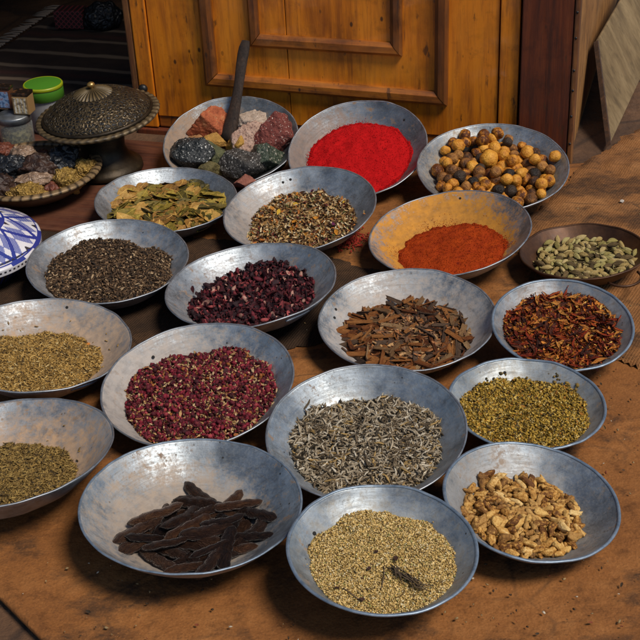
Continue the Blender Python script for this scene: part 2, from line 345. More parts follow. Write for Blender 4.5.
# ------------------------------------------------------------------ what lies in the bowls
def rand_rot(n, tilt=.5):
    """rotation matrices: random heading, roll, and a tilt from the horizontal (radians, std)"""
    h = rng.uniform(0, 2*np.pi, n); p = rng.normal(0, tilt, n); r = rng.normal(0, tilt*1.4, n)
    ch, sh, cp, sp, c2, s2 = np.cos(h), np.sin(h), np.cos(p), np.sin(p), np.cos(r), np.sin(r); Z = np.zeros(n); O = np.ones(n)
    Rz = np.stack([np.stack([ch, -sh, Z], -1), np.stack([sh, ch, Z], -1), np.stack([Z, Z, O], -1)], 1)
    Ry = np.stack([np.stack([cp, Z, sp], -1), np.stack([Z, O, Z], -1), np.stack([-sp, Z, cp], -1)], 1)
    Rx = np.stack([np.stack([O, Z, Z], -1), np.stack([Z, c2, -s2], -1), np.stack([Z, s2, c2], -1)], 1)
    return Rz @ Ry @ Rx
def tpl_seed():
    V = np.array([(-1, 0, 0), (1, 0, 0), (0, 1, 0), (0, -1, 0), (0, 0, 1), (0, 0, -1)], float)
    return V, np.array([(0, 3, 4), (3, 1, 4), (1, 2, 4), (2, 0, 4), (3, 0, 5), (1, 3, 5), (2, 1, 5), (0, 2, 5)])
def tpl_rod(bend=.25, n=5, k=4, taper=.6, tw=0.):
    V = []
    for i in range(n):
        s = -1+2*i/(n-1); rr = 1-taper*s*s
        for j in range(k):
            a = 2*math.pi*j/k+tw*i; V.append((s, bend*(1-s*s)*6*.16+rr*math.cos(a), rr*math.sin(a)+.5*math.sin(s*3+tw)*bend))
    Fq = [(i*k+j, i*k+(j+1) % k, (i+1)*k+(j+1) % k, (i+1)*k+j) for i in range(n-1) for j in range(k)]
    T = []; 
    for a, b, c, d in Fq: T += [(a, b, c), (a, c, d)]
    return np.array(V, float), np.array(T)
def tpl_flake(curl=.6, ny=3, nx=4, jag=.25, seed=0):
    r = random.Random(seed); V = []
    for i in range(nx):
        s = -1+2*i/(nx-1); wv = (1-.65*s*s)*(1+r.uniform(-jag, jag))
        for j in range(ny):
            t_ = -1+2*j/(ny-1); V.append((s+r.uniform(-.08, .08), t_*wv, curl*(t_*t_*.8+s*s*.5)+r.uniform(-.15, .15)))
    T = []
    for i in range(nx-1):
        for j in range(ny-1):
            a = i*ny+j; T += [(a, a+ny, a+ny+1), (a, a+ny+1, a+1)]
    return np.array(V, float), np.array(T)
def tpl_bud(seed):
    bm = ico(1); r = random.Random(seed); V = [v.co*(1+r.uniform(-.3, .25)) for v in bm.verts]; T = [[v.index for v in f.verts] for f in bm.faces]; bm.free()
    return np.array(V, float), np.array(T)
def scatter(tpls, pos, rot, scl, cols, cj=.12):
    """one vertex array and one triangle array of many little pieces"""
    n = len(pos); pick = rng.integers(0, len(tpls), n); VV, FF, CC = [], [], []; off = 0
    for k, (V, T) in enumerate(tpls):
        ix = np.nonzero(pick == k)[0]
        if not len(ix): continue
        P3 = V[None]*scl[ix][:, None, :]; P3 = np.einsum('nij,nvj->nvi', rot[ix], P3)+pos[ix][:, None, :]
        VV.append(P3.reshape(-1, 3)); nv = len(V)
        FF.append((T[None]+(off+np.arange(len(ix))*nv)[:, None, None]).reshape(-1, 3)); off += len(ix)*nv
        CC.append(np.repeat(cols[ix]*(1+rng.normal(0, cj, (len(ix), 1))), nv, axis=0))
    return np.vstack(VV), np.vstack(FF), np.clip(np.vstack(CC), .002, 1)
def palette(n, pal):
    wts = np.array([p[0] for p in pal], float); ix = rng.choice(len(pal), n, p=wts/wts.sum()); return np.array([p[1] for p in pal])[ix]
def surf(nm, rc, dome, lump, seed, off=(0, 0), ex=1., edge=.22, wob=1., rag=0.):
    """height function of a heap lying in a bowl (bowl coordinates, metres)"""
    R = BR[nm]; lev = float(prof(min(.97, rc)))*R
    def f(x, y):
        x = np.asarray(x, float); y = np.asarray(y, float); r2 = ((x-off[0]*R)**2+((y-off[1]*R)/ex)**2)/(rc*R)**2
        an = np.arctan2(y, x); wb = np.array([.16*noise.noise(Vector((math.cos(q)*1.3, math.sin(q)*1.3, seed*3.7)))+.09*noise.noise(Vector((math.cos(q)*4, math.sin(q)*4, seed*1.7))) for q in an.ravel()]).reshape(x.shape)
        wb = wb*wob+rag*np.array([noise.noise(Vector((a*60, b*60, seed+2)))+.7*noise.noise(Vector((a*150, b*150, seed+4))) for a, b in zip(x.ravel(), y.ravel())]).reshape(x.shape); r2 = r2*(1+wb)**2; z = lev+dome*(1-r2)+edge*R*wb*np.minimum(1, r2)*-1
        l = np.array([noise.noise(Vector((a*22, b*22, seed)))*.65+noise.noise(Vector((a*55, b*55, seed+9)))*.35 for a, b in zip(x.ravel(), y.ravel())]).reshape(x.shape)
        z = z+lump*l-np.maximum(0, r2-1)*.035
        zb = prof(np.hypot(x, y)/R)*R
        return z, zb
    return f
def heap_base(nm, f, color, n=(44, 96), rmax=.97):  # seed and piece heaps get a dark base colour: crevice shade painted in
    R = BR[nm]; V, cols = [], []; rs = np.linspace(.003, rmax, n[0])*R; A = np.arange(n[1])*2*np.pi/n[1]
    X = rs[:, None]*np.cos(A); Y = rs[:, None]*np.sin(A); Z, ZB = f(X, Y); vis = Z > ZB+.0002
    ZZ = np.where(vis, Z, ZB-.0012); V = np.stack([X, Y, ZZ], -1).reshape(-1, 3); Fc = []
    visf = vis.ravel()
    for i in range(n[0]-1):
        for k in range(n[1]):
            q = (k+1) % n[1]; ids = (i*n[1]+k, i*n[1]+q, (i+1)*n[1]+q, (i+1)*n[1]+k)
            if any(visf[a] for a in ids): Fc += [(ids[0], ids[3], ids[2]), (ids[0], ids[2], ids[1])]
    return V, np.array(Fc), np.tile(np.array(color, float), (len(V), 1))
def grains(nm, f, n, size, pal, tpls, tilt=.45, sink=.2, spread=.98, stray=0, strayreach=.92, layers=1., sj=.22):
    R = BR[nm]; pts = np.empty((0, 2))
    while len(pts) < n:
        c = rng.uniform(-R*spread, R*spread, (n*2, 2)); z, zb = f(c[:, 0], c[:, 1]); ok = (z > zb-.0004) & (np.hypot(c[:, 0], c[:, 1]) < R*.96); pts = np.vstack([pts, c[ok]])
    pts = pts[:n]
    if stray:
        a = rng.uniform(0, 2*np.pi, stray); rr = rng.uniform(.45, strayreach, stray)*R; pts = np.vstack([pts, np.stack([rr*np.cos(a), rr*np.sin(a)], 1)])
    z, zb = f(pts[:, 0], pts[:, 1]); N = len(pts)
    scl = np.array(size)[None]*.5*(1+rng.normal(0, sj, (N, 1))).clip(.45, 1.8)
    on = z > zb
    zz = np.where(on, z, zb+.0008)+scl[:, 2]*(1-sink)+rng.uniform(0, 1, N)*scl[:, 1]*layers*on
    return scatter(tpls, np.stack([pts[:, 0], pts[:, 1], zz], 1), rand_rot(N, tilt), scl, palette(N, pal))
def join_np(parts):
    V, T, C, off = [], [], [], 0
    for v, t_, c in parts: V.append(v); T.append(t_+off); C.append(c); off += len(v)
    return np.vstack(V), np.vstack(T), np.vstack(C)
def stuff(nm, name, label, cat, parts, mat=MAT_COL):
    V, T, C = join_np(parts); return obj(name, mesh_np(name, V, T, mat, C), None, label, cat, None, 'stuff', mw=BM[nm])

SEED = [tpl_seed()]; ROD = [tpl_rod(.3), tpl_rod(-.5, tw=.4), tpl_rod(.9, tw=.7)]; FLK = [tpl_flake(.5, seed=s) for s in range(5)]; BUD = [tpl_bud(s) for s in range(5)]
# dark seeds
f = surf('dark', .80, .003, .0035, 1)
stuff('dark', 'dark_seed', 'heap of fine dark brown seeds with pale husks', 'seeds', [heap_base('dark', f, (.05, .03, .017)),
  grains('dark', f, 4300, (.0072, .0034, .0028), [(4, (.045, .026, .014)), (3, (.09, .05, .024)), (2, (.17, .10, .05)), (1, (.36, .25, .14)), (1, (.02, .014, .01))], SEED+ROD[:1], stray=20, strayreach=.85)])
# hibiscus
f = surf('hib', .75, .003, .006, 2, (0, -.03))
stuff('hib', 'dried_hibiscus', 'heap of crumpled blackish red hibiscus flowers', 'dried flowers', [heap_base('hib', f, (.02, .006, .008)),
  grains('hib', f, 2300, (.0135, .0068, .006), [(5, (.022, .006, .009)), (4, (.055, .008, .012)), (2, (.13, .014, .022)), (1, (.26, .05, .05)), (.45, (.42, .22, .17))], FLK+BUD[:2], .9, layers=1.6, stray=14, strayreach=.82)])
# mixed petals
f = surf('mix', .73, .003, .004, 3, (0, -.03))
stuff('mix', 'petal_mix', 'heap of mixed pale petals, herbs and orange flower bits', 'dried petals', [heap_base('mix', f, (.09, .045, .018)),
  grains('mix', f, 2600, (.0085, .0036, .003), [(2.4, (.12, .055, .02)), (3, (.30, .16, .05)), (3.4, (.48, .32, .14)), (2, (.58, .46, .27)), (1.2, (.05, .024, .012)), (.9, (.42, .14, .025)), (.6, (.12, .018, .015)), (.5, (.10, .11, .03))], FLK+ROD[:2]+SEED, .6, layers=1.3, stray=16, strayreach=.85),
  grains('mix', f, 26, (.012, .008, .005), [(2, (.5, .2, .02)), (1, (.55, .33, .03)), (1, (.09, .012, .05))], FLK, .5, layers=2.)])
# rosebuds
f = surf('rose', .80, .005, .006, 4)
stuff('rose', 'dried_rosebud', 'heap of small crimson rosebuds with tan stalks', 'rosebuds', [heap_base('rose', f, (.05, .008, .012)),
  grains('rose', f, 3600, (.0078, .0056, .005), [(5, (.09, .007, .014)), (4, (.17, .010, .022)), (3, (.04, .006, .008)), (1, (.30, .04, .05)), (.6, (.28, .09, .02))], BUD+FLK[:2], .8, layers=1.3, stray=8, strayreach=.86),
  grains('rose', f, 3200, (.0078, .0034, .003), [(3, (.42, .25, .10)), (2, (.50, .34, .18)), (1, (.28, .11, .04))], ROD[:2]+SEED+FLK[:1], .6, layers=1.8)])
# grey pods
f = surf('sticks', .765, .006, .005, 5)
stuff('sticks', 'grey_dried_pod', 'heap of small pale grey twisted dried pods', 'dried pods', [heap_base('sticks', f, (.055, .043, .028)),
  grains('sticks', f, 5600, (.0122, .0029, .0026), [(4, (.33, .27, .185)), (3, (.22, .165, .10)), (2.2, (.48, .42, .32)), (2.6, (.11, .078, .045)), (2, (.04, .03, .018)), (.9, (.34, .22, .08))], ROD, .32, layers=2.2, sj=.28, stray=24, strayreach=.88)])
# crumbs
f = surf('crumbs', .83, .003, .004, 6, (0, -.04))
Rr = BR['crumbs']
cl = []
for ang, rad, k in [(52, .86, 7), (40, .84, 9), (33, .80, 8), (66, .78, 4), (100, .84, 3), (118, .82, 3), (80, .8, 2), (28, .88, 4)]:
    a = np.radians(ang)+rng.normal(0, .04, k); rr = (rad+rng.normal(0, .02, k))*Rr; cl.append(np.stack([rr*np.cos(a), rr*np.sin(a), prof(rr/Rr)*Rr+.001], 1))
cl = np.vstack(cl); stuck = scatter(BUD, cl, rand_rot(len(cl), .5), np.full((len(cl), 3), .0026)*rng.uniform(.6, 1.5, (len(cl), 1)), palette(len(cl), [(2, (.22, .14, .03)), (1, (.08, .06, .02))]))
stuff('crumbs', 'ground_herb', 'heap of coarse yellow-green ground herb', 'ground herb', [heap_base('crumbs', f, (.20, .13, .02)), stuck,
  grains('crumbs', f, 8500, (.0046, .0027, .0022), [(5, (.38, .23, .028)), (3, (.48, .31, .055)), (2, (.16, .11, .02)), (1.6, (.07, .045, .014)), (1, (.56, .42, .15)), (.8, (.34, .14, .015))], FLK[:4]+BUD[:2]+SEED, .7, layers=1.3, stray=30, strayreach=.9)])
# cumin and olive seeds
cum = [(4, (.33, .19, .045)), (3, (.46, .29, .085)), (2, (.20, .115, .03)), (1, (.09, .055, .02)), (.7, (.5, .37, .16))]
f = surf('lefttop', .72, .008, .004, 7, (-.1, -.07))
stuff('lefttop', 'cumin_seed', 'heap of golden brown cumin seeds', 'seeds', [heap_base('lefttop', f, (.19, .11, .03)), grains('lefttop', f, 6200, (.0068, .0022, .002), cum, SEED+ROD[:1], .35, stray=70, strayreach=.88)])
f = surf('leftbot', .63, .006, .004, 8, (.04, -.05))
stuff('leftbot', 'olive_brown_seed', 'heap of olive brown seeds in the bowl below the cumin', 'seeds', [heap_base('leftbot', f, (.14, .085, .022)), grains('leftbot', f, 5600, (.0068, .0023, .002), [(4, (.22, .135, .035)), (3, (.31, .205, .06)), (2, (.14, .085, .024)), (1, (.06, .04, .016))], SEED+ROD[:1], .35, stray=50, strayreach=.84)])
# yellow grains
f = surf('mustard', .80, .004, .0025, 9)
stuff('mustard', 'yellow_grain', 'smooth heap of fine yellow grains with tiny stalks', 'grain', [heap_base('mustard', f, (.26, .18, .055)),
  grains('mustard', f, 13000, (.0027, .0021, .0019), [(5, (.54, .36, .115)), (4, (.66, .48, .20)), (2, (.34, .21, .06)), (1, (.17, .10, .035)), (.6, (.30, .27, .08)), (1, (.66, .56, .34))], SEED+BUD[:1], .6, layers=.8, stray=16, strayreach=.85),
  grains('mustard', f, 420, (.0105, .0009, .0009), [(3, (.38, .28, .12)), (1, (.16, .10, .04))], ROD[:2], .12, layers=4.),
  grains('mustard', f, 9, (.007, .005, .002), [(1, (.045, .018, .01))], FLK, .2, layers=2.)], MAT_COL)
# powders
def powder(nm, name, label, rc, dome, lump, seed, cols, off=(0, 0), ngr=3000, gs=.0011):
    f = surf(nm, rc, dome, lump, seed, off, 1., .22, .32, .05); V, T, C = heap_base(nm, f, cols[0], (110, 220))
    k = np.array([.5+.5*noise.noise(Vector((v[0]*28, v[1]*28, seed)))*.8+.4*noise.noise(Vector((v[0]*90, v[1]*90, seed))) for v in V])[:, None]; k2 = np.array([noise.noise(Vector((v[0]*110, v[1]*110, seed+5))) for v in V])[:, None]
    C = np.array(cols[0])*(1-k)+np.array(cols[1])*k; C = np.where(k2 > .62, np.array(cols[2]), C)
    nx_ = 5200; a_ = rng.uniform(0, 2*np.pi, nx_); q_ = (rc-.04+np.abs(rng.normal(0, .06 if nm == 'turmeric' else .028, nx_)))*BR[nm]; q_ = np.minimum(q_, .93*BR[nm]); px_, py_ = q_*np.cos(a_)+off[0]*BR[nm], q_*np.sin(a_)+off[1]*BR[nm]
    z1, z2 = f(px_, py_); sp_ = np.stack([px_, py_, np.maximum(z1, z2)+.0003], 1)
    extra = [scatter(BUD[:2], sp_, rand_rot(nx_, .5), np.full((nx_, 3), .0007)*rng.uniform(.3, 1.2, (nx_, 1))*np.array([[1.5, 1.3, .5]]), palette(nx_, [(4, cols[0]), (3, cols[1]), (1, cols[2])]))]
    g = grains(nm, f, ngr, (gs, gs, gs), [(3, cols[0]), (3, cols[1]), (.5, cols[2])], BUD[:2], .6, layers=1.5, stray=120, strayreach=.8)
    stuff(nm, name, label, 'spice powder', [(V, T, C), g]+extra, MAT_POW)
powder('red', 'red_powder', 'wide heap of bright red powder', .77, .013, .0075, 12, [(.38, .0025, .004), (.49, .005, .006), (.24, .002, .003)])
powder('turmeric', 'orange_powder', 'heap of deep orange powder in a ring of yellow dust', .68, .009, .006, 13, [(.24, .021, .002), (.38, .048, .003), (.15, .011, .002)], (0, -.04))

# ---- pieces that can be picked up one by one: dropped on a height map of the bowl
class Pile:
    def __init__(s, nm, n=110, fill=None):
        s.nm, s.R, s.n = nm, BR[nm], n; g = np.linspace(-s.R, s.R, n); s.g = g
        s.X, s.Y = np.meshgrid(g, g, indexing='ij'); rr = np.hypot(s.X, s.Y)/s.R
        s.H = np.where(rr < 1, prof(rr)*s.R, .05)
        if fill is not None:
            z_, b_ = fill(s.X, s.Y); s.H = np.where(rr < .97, np.maximum(s.H, z_), s.H); s.cell = g[1]-g[0]; s.items = []
    def drop(s, a, b, t_, cx=0, cy=0, rad=.7, ry=1., tries=10, w=1., pct=80, bias=None):
        best = None
        for _ in range(tries):
            q = math.sqrt(random.random())*rad*s.R; an = random.uniform(0, 6.283); x, y = cx*s.R+q*math.cos(an), cy*s.R+q*math.sin(an)*ry
            if math.hypot(x, y) > s.R*.9: continue
            th = random.uniform(0, math.pi) if bias is None else random.gauss(*bias)
            c, sn = math.cos(th), math.sin(th); m = max(a, b)
            i0, i1 = np.searchsorted(s.g, [x-m, x+m]); j0, j1 = np.searchsorted(s.g, [y-m, y+m])
            X, Y = s.X[i0:i1, j0:j1]-x, s.Y[i0:i1, j0:j1]-y; U = (X*c+Y*sn)/a; W = (-X*sn+Y*c)/b; e = U*U+W*W; ins = e < 1
            if ins.sum() < 3: continue
            h = s.H[i0:i1, j0:j1][ins]; A = np.stack([X[ins], Y[ins], np.ones(ins.sum())], 1)
            k = np.linalg.lstsq(A, h, rcond=None)[0]; gx, gy = np.clip(k[:2], -.75, .75)
            rest = h-(gx*X[ins]+gy*Y[ins]); z = np.percentile(rest, pct)
            score = z+w*((x-cx*s.R)**2+(y-cy*s.R)**2)
            if best is None or score < best[0]: best = (score, x, y, z, gx, gy, th, (i0, i1, j0, j1), ins, e, X, Y)
        if best is None: return None
        _, x, y, z, gx, gy, th, (i0, i1, j0, j1), ins, e, X, Y = best
        sub = s.H[i0:i1, j0:j1]; top = z+gx*X+gy*Y+t_*np.sqrt(np.clip(1-e, 0, 1))**.6; sub[ins] = np.maximum(sub, top)[ins]
        return Vector((x, y, z+t_*.5)), gx, gy, th
def frame(p, gx, gy, th, flip=0.):
    n = Vector((-gx, -gy, 1)).normalized(); u = Vector((math.cos(th), math.sin(th), 0)); u = (u-n*u.dot(n)).normalized(); v = n.cross(u)
    m = Matrix([[u.x, v.x, n.x, p.x], [u.y, v.y, n.y, p.y], [u.z, v.z, n.z, p.z], [0, 0, 0, 1]])
    return m @ Matrix.Rotation(flip, 4, 'X')
def landmark(nm, d):
    x, y = BOWLS[nm][:2]; best = None
    for k, v in BOWLS.items():
        if k == nm: continue
        e = np.array(v[:2])-np.array((x, y)); L = np.hypot(*e)
        if L > .48: continue
        sc = e@d/L-.15*L
        if best is None or sc > best[0]: best = (sc, LAND[k])
    for k, v in EXTRA_LAND:
        e = np.array(v)-np.array((x, y)); L = np.hypot(*e)
        if L > .6: continue
        sc = e@d/L-.15*L-.05
        if best is None or sc > best[0]: best = (sc, k)
    return best[1]
def where(nm, p, long_dir=None):
    R = BR[nm]; d = Vector((p.x, p.y, 0)); r = d.length/R
    q = (BM[nm].to_3x3() @ d); q = np.array((q.x, q.y)); q = q/(np.hypot(*q)+1e-9)
    if r < .2: s = 'in the middle of its bowl'
    else: s = ('on its heap edge' if r > .5 else 'inside its heap')+' towards the '+landmark(nm, q)
    return s
def piece(nm, name, me, m, noun, cat, group, col, p, size=''):
    lab = ' '.join(x for x in (size, col, noun, where(nm, p)) if x)
    return obj(name, me, None, lab, cat, group, mw=BM[nm] @ m)
def variants(fn, mats, n): return {k: [fn(s, m) for s in range(n)] for k, m in mats.items()}
def sizeword(v, lo, hi, small='small', big='large'): return small if v < lo else (big if v > hi else '')

# round dried fruits
def nut_mesh(s, m):
    bm = ico(3); sd = s*7.3
    for v in bm.verts:
        d = v.co.normalized(); k = 1+.13*nz(d.x, d.y, d.z+sd, 1.3)+.035*nz(d.x, d.y, d.z+sd, 4)
        k -= .10*max(0, d.z-.93)*10*.8; v.co = d*k; v.co.z *= .93
    return bm_mesh('dried_fruit', bm, m, True)
NUTM = dict(golden=obj_mat('fruit_golden', [(.3, (.09, .024, .004)), (.46, (.45, .165, .015)), (.75, (.68, .33, .045))], 1.3, .5, .3, .03, rv=.4),
            brown=obj_mat('fruit_brown', [(.25, (.04, .015, .006)), (.5, (.19, .075, .018)), (.75, (.40, .18, .04))], 1.5, .55, .35, .03),
            black=obj_mat('fruit_black', [(.3, (.008, .006, .005)), (.7, (.045, .028, .018))], 1.6, .5, .35, .03))
NV = variants(nut_mesh, NUTM, 4); 
f = surf('nuts', .70, .004, .004, 31, (.06, .08))
stuff('nuts', 'fruit_husk', 'dark bits of husk lying under the round dried fruits', 'husks', [heap_base('nuts', f, (.05, .024, .01)), grains('nuts', f, 900, (.009, .005, .004), [(2, (.12, .06, .02)), (1, (.03, .018, .01))], FLK, .6)])
pl = Pile('nuts', fill=f)
for k in range(135):
    r = random.choice([.0112, .012, .0127, .0133, .014, .0148]); 
    if k == 60: r = .021
    got = pl.drop(r*.95, r*.95, r*1.75, .05, .08, .84, 1., 5, .05, 60)
    if not got: continue
    p = got[0]; p.z += r*.12
    c = random.choices(['golden', 'brown', 'black'], [.62, .28, .10])[0] if k != 60 else 'golden'
    m = Matrix.Translation(p) @ Euler([random.uniform(0, 6.28) for _ in range(3)]).to_matrix().to_4x4() @ Matrix.Scale(r, 4)
    piece('nuts', 'dried_fruit', random.choice(NV[c]), m, 'round dried fruit', 'dried fruit', 'round dried fruits by the door post', c, p, 'biggest' if k == 60 else sizeword(r, .0118, .0137))
# leaves
def leaf_mesh(s, m):
    r = random.Random(s*5+1); nx, ny = 11, 7; V = []; cu_ = r.uniform(-.12, .22); fold = r.uniform(.02, .2); rag = r.uniform(.02, .1)
    for i in range(nx):
        t_ = -1+2*i/(nx-1); wv = .44*max(0.03, (1-abs(t_)**2.2))*(1-.12*t_)
        for j in range(ny):
            q = -1+2*j/(ny-1); V.append((t_, q*1.25*wv*(1+rag*nz(t_*3, q*2, s*3.)), cu_*t_*t_+fold*abs(q)*wv*1.5+.06*nz(t_*2.2, q*1.8, s*9.)))
    Fc = [(i*ny+j, (i+1)*ny+j, (i+1)*ny+j+1, i*ny+j+1) for i in range(nx-1) for j in range(ny-1)]
    me = mesh('dried_leaf', V, Fc, m); return me
def leaf_mat(name, cols):
    t = NT(name); c = t.co(); x, y, z = t.xyz(c); n = t.noise(c, 2.6, 5, .65)
    f_ = t.math('ADD', n, t.math('MULTIPLY', t.math('SUBTRACT', t.rnd(), .5), .5)); ay = t.math('ABSOLUTE', y)
    rib = t.ramp(ay, [(.012, 1), (.03, 0)]); vein = t.ramp(t.wave(t.map(t.math('ADD', x, t.math('MULTIPLY', ay, -.8)), (1, 1, 1)), 4.5, .3), [(.86, 0), (1., .35)])
    col = t.mix(rib, t.mix(vein, t.ramp(f_, cols), tuple(v*1.3 for v in cols[2][1])), tuple(v*1.4 for v in cols[2][1]))
    sp = t.ramp(t.noise(c, 9, 4), [(.62, 0), (.7, .7)]); col = t.mix(sp, col, (.09, .05, .015))
    t.p(col=col, rough=.55, spec=.35, nor=t.bump(n, .3, .05)); return t.m
LFM = {'yellow-green': leaf_mat('leaf_yellowgreen', [(.25, (.05, .04, .007)), (.5, (.17, .125, .018)), (.8, (.34, .24, .04))]), 'tan': leaf_mat('leaf_tan', [(.25, (.09, .04, .009)), (.5, (.27, .125, .022)), (.8, (.46, .28, .07))]), 'olive green': leaf_mat('leaf_olive', [(.25, (.025, .023, .007)), (.5, (.075, .06, .014)), (.8, (.17, .125, .03))])}
LV = variants(leaf_mesh, LFM, 5); 
f = surf('leaves', .78, .004, .004, 32, (0, .04))
stuff('leaves', 'leaf_fragment', 'broken leaf bits under the yellow-green leaves', 'leaf bits', [heap_base('leaves', f, (.08, .055, .012)), grains('leaves', f, 900, (.016, .011, .003), [(2, (.17, .13, .02)), (2, (.25, .14, .03)), (1, (.07, .06, .014))], FLK, .35)])
pl = Pile('leaves', fill=f)
for k in range(185):
    L = random.uniform(.017, .033); got = pl.drop(L*.8, L*.40, .0030, 0, .04, .84, .97, 3, .03, 84)
    if not got: continue
    p, gx, gy, th = got; c = random.choices(list(LFM), [.36, .46, .18])[0]
    m = frame(p, gx, gy, th, random.gauss(0, .16)) @ Matrix.Diagonal((L, L, L, 1))
    piece('leaves', 'dried_leaf', random.choice(LV[c]), m, 'dried leaf', 'leaf', 'dried leaves in the metal bowl', c, p, sizeword(L, .021, .029))
# bark chips
def bark_mesh(s, m):
    r = random.Random(s*11+3); nx, ny = 9, 5; curve = r.uniform(.3, .95); V = []; bend = r.uniform(-.06, .06)
    for side in (0, 1):
        for i in range(nx):
            t_ = -1+2*i/(nx-1); wv = 1+.25*nz(t_*2, side*0, s*4.)-.35*max(0, abs(t_)-.75)*r.uniform(0, 3)
            for j in range(ny):
                q = -1+2*j/(ny-1); e = .12*nz(q*2, s*3., 5) if i in (0, nx-1) else 0
                V.append((t_+e*(1 if t_ > 0 else -1), q*.5*wv, curve*.4*(q*q)+bend*t_*t_*2-(.42 if side else 0)+.10*nz(t_*4, q*3, s+side*.1)))
    Fc = []; o2 = nx*ny
    for i in range(nx-1):
        for j in range(ny-1):
            a = i*ny+j; Fc += [(a, a+ny, a+ny+1, a+1), (o2+a, o2+a+1, o2+a+ny+1, o2+a+ny)]
    edge = [i*ny for i in range(nx)]+[(nx-1)*ny+j for j in range(1, ny)]+[i*ny+ny-1 for i in range(nx-2, -1, -1)]+[j for j in range(ny-2, 0, -1)]
    for k in range(len(edge)):
        a, b_ = edge[k], edge[(k+1) % len(edge)]; Fc.append((b_, a, a+o2, b_+o2))
    me = mesh('bark_chip', V, Fc, m, False); return me
BKM = {'reddish brown': obj_mat('bark_red', [(.28, (.10, .027, .009)), (.48, (.40, .125, .028)), (.75, (.64, .27, .075))], 2.2, .7, .8, .05, stretch=(.5, 4, 4)), 'grey-brown': obj_mat('bark_grey', [(.28, (.045, .024, .015)), (.5, (.15, .08, .046)), (.78, (.30, .19, .12))], 2.4, .8, .9, .05, stretch=(.5, 4, 4)),
       'pale tan': obj_mat('bark_tan', [(.25, (.20, .10, .04)), (.5, (.38, .21, .09)), (.8, (.5, .31, .15))], 2.2, .7, .7, .05, stretch=(.5, 4, 4))}
BV = variants(bark_mesh, BKM, 6); 
f = surf('bark', .70, .008, .005, 33, (0, -.02))
stuff('bark', 'bark_fragment', 'small splinters under the bark chips', 'bark bits', [heap_base('bark', f, (.09, .04, .018)), grains('bark', f, 900, (.013, .004, .0025), [(2, (.30, .12, .04)), (2, (.14, .07, .035)), (1, (.42, .24, .1))], FLK+ROD[:1], .35)])
pl = Pile('bark', fill=f)
for k in range(190):
    L = random.choice([.010, .012, .014, .017, .020, .023, .026]) if k > 8 else random.uniform(.03, .042); W = random.uniform(.0042, .0075)
    got = pl.drop(L*.9, W*.62, .0042, .0, -.03, .76, .95, 3, .1, 84)
    if not got: continue
    p, gx, gy, th = got; c = random.choices(list(BKM), [.55, .28, .17])[0]
    m = frame(p, gx, gy, th, random.gauss(0, .5)) @ Matrix.Diagonal((L, W*1.35, W*.9, 1))
    piece('bark', 'bark_chip', random.choice(BV[c]), m, 'bark chip', 'bark', 'bark chips in the pale metal bowl', c, p, sizeword(L, .0105, .02, 'short', 'long'))
# cardamom
def pod_mesh(s, m):
    V, Fc = tube([(-1+2*i/10., .08*math.sin(i*.5+s), 0) for i in range(11)], [max(.03, .44*(1-abs(-1+2*i/10.)**2.1)) for i in range(11)], 12)
    V = [Vector((v.x, v.y*(1+.16*math.cos(3*math.atan2(v.z, v.y)+s)), v.z*(1+.16*math.cos(3*math.atan2(v.z, v.y)+s)))) for v in V]
    return mesh('cardamom_pod', V, Fc, m)
CDM = {'pale green': obj_mat('cardamom_green', [(.2, (.19, .15, .04)), (.5, (.38, .31, .10)), (.8, (.50, .43, .19))], 2, .6, .5, .03, stretch=(.5, 3, 3)), 'straw yellow': obj_mat('cardamom_straw', [(.2, (.27, .18, .055)), (.5, (.46, .33, .12)), (.8, (.58, .46, .22))], 2, .6, .5, .03, stretch=(.5, 3, 3)), 'brown': obj_mat('cardamom_brown', [(.2, (.05, .032, .012)), (.5, (.13, .085, .033)), (.8, (.24, .16, .07))], 2, .6, .5, .03, stretch=(.5, 3, 3))}
CV = variants(pod_mesh, CDM, 3); 
f = surf('copper', .78, .003, .003, 34, (.02, .03))
stuff('copper', 'cardamom_husk', 'split husks and seeds under the cardamom pods', 'husks', [heap_base('copper', f, (.07, .05, .02)), grains('copper', f, 700, (.009, .004, .003), [(2, (.26, .2, .07)), (1, (.05, .032, .014)), (1, (.4, .33, .15))], FLK+SEED, .5)])
pl = Pile('copper', fill=f)
for k in range(165):
    L = random.uniform(.0095, .0135); got = pl.drop(L*.9, L*.4, L*.62, .02, .03, .84, .95, 4, .03, 72)
    if not got: continue
    p, gx, gy, th = got; c = random.choices(list(CDM), [.36, .42, .22])[0]
    m = frame(p, gx, gy, th, random.uniform(0, 6)) @ Matrix.Diagonal((L, L*.92, L*.92, 1))
    piece('copper', 'cardamom_pod', random.choice(CV[c]), m, 'cardamom pod', 'cardamom pod', 'cardamom pods in the copper bowl', c, p)
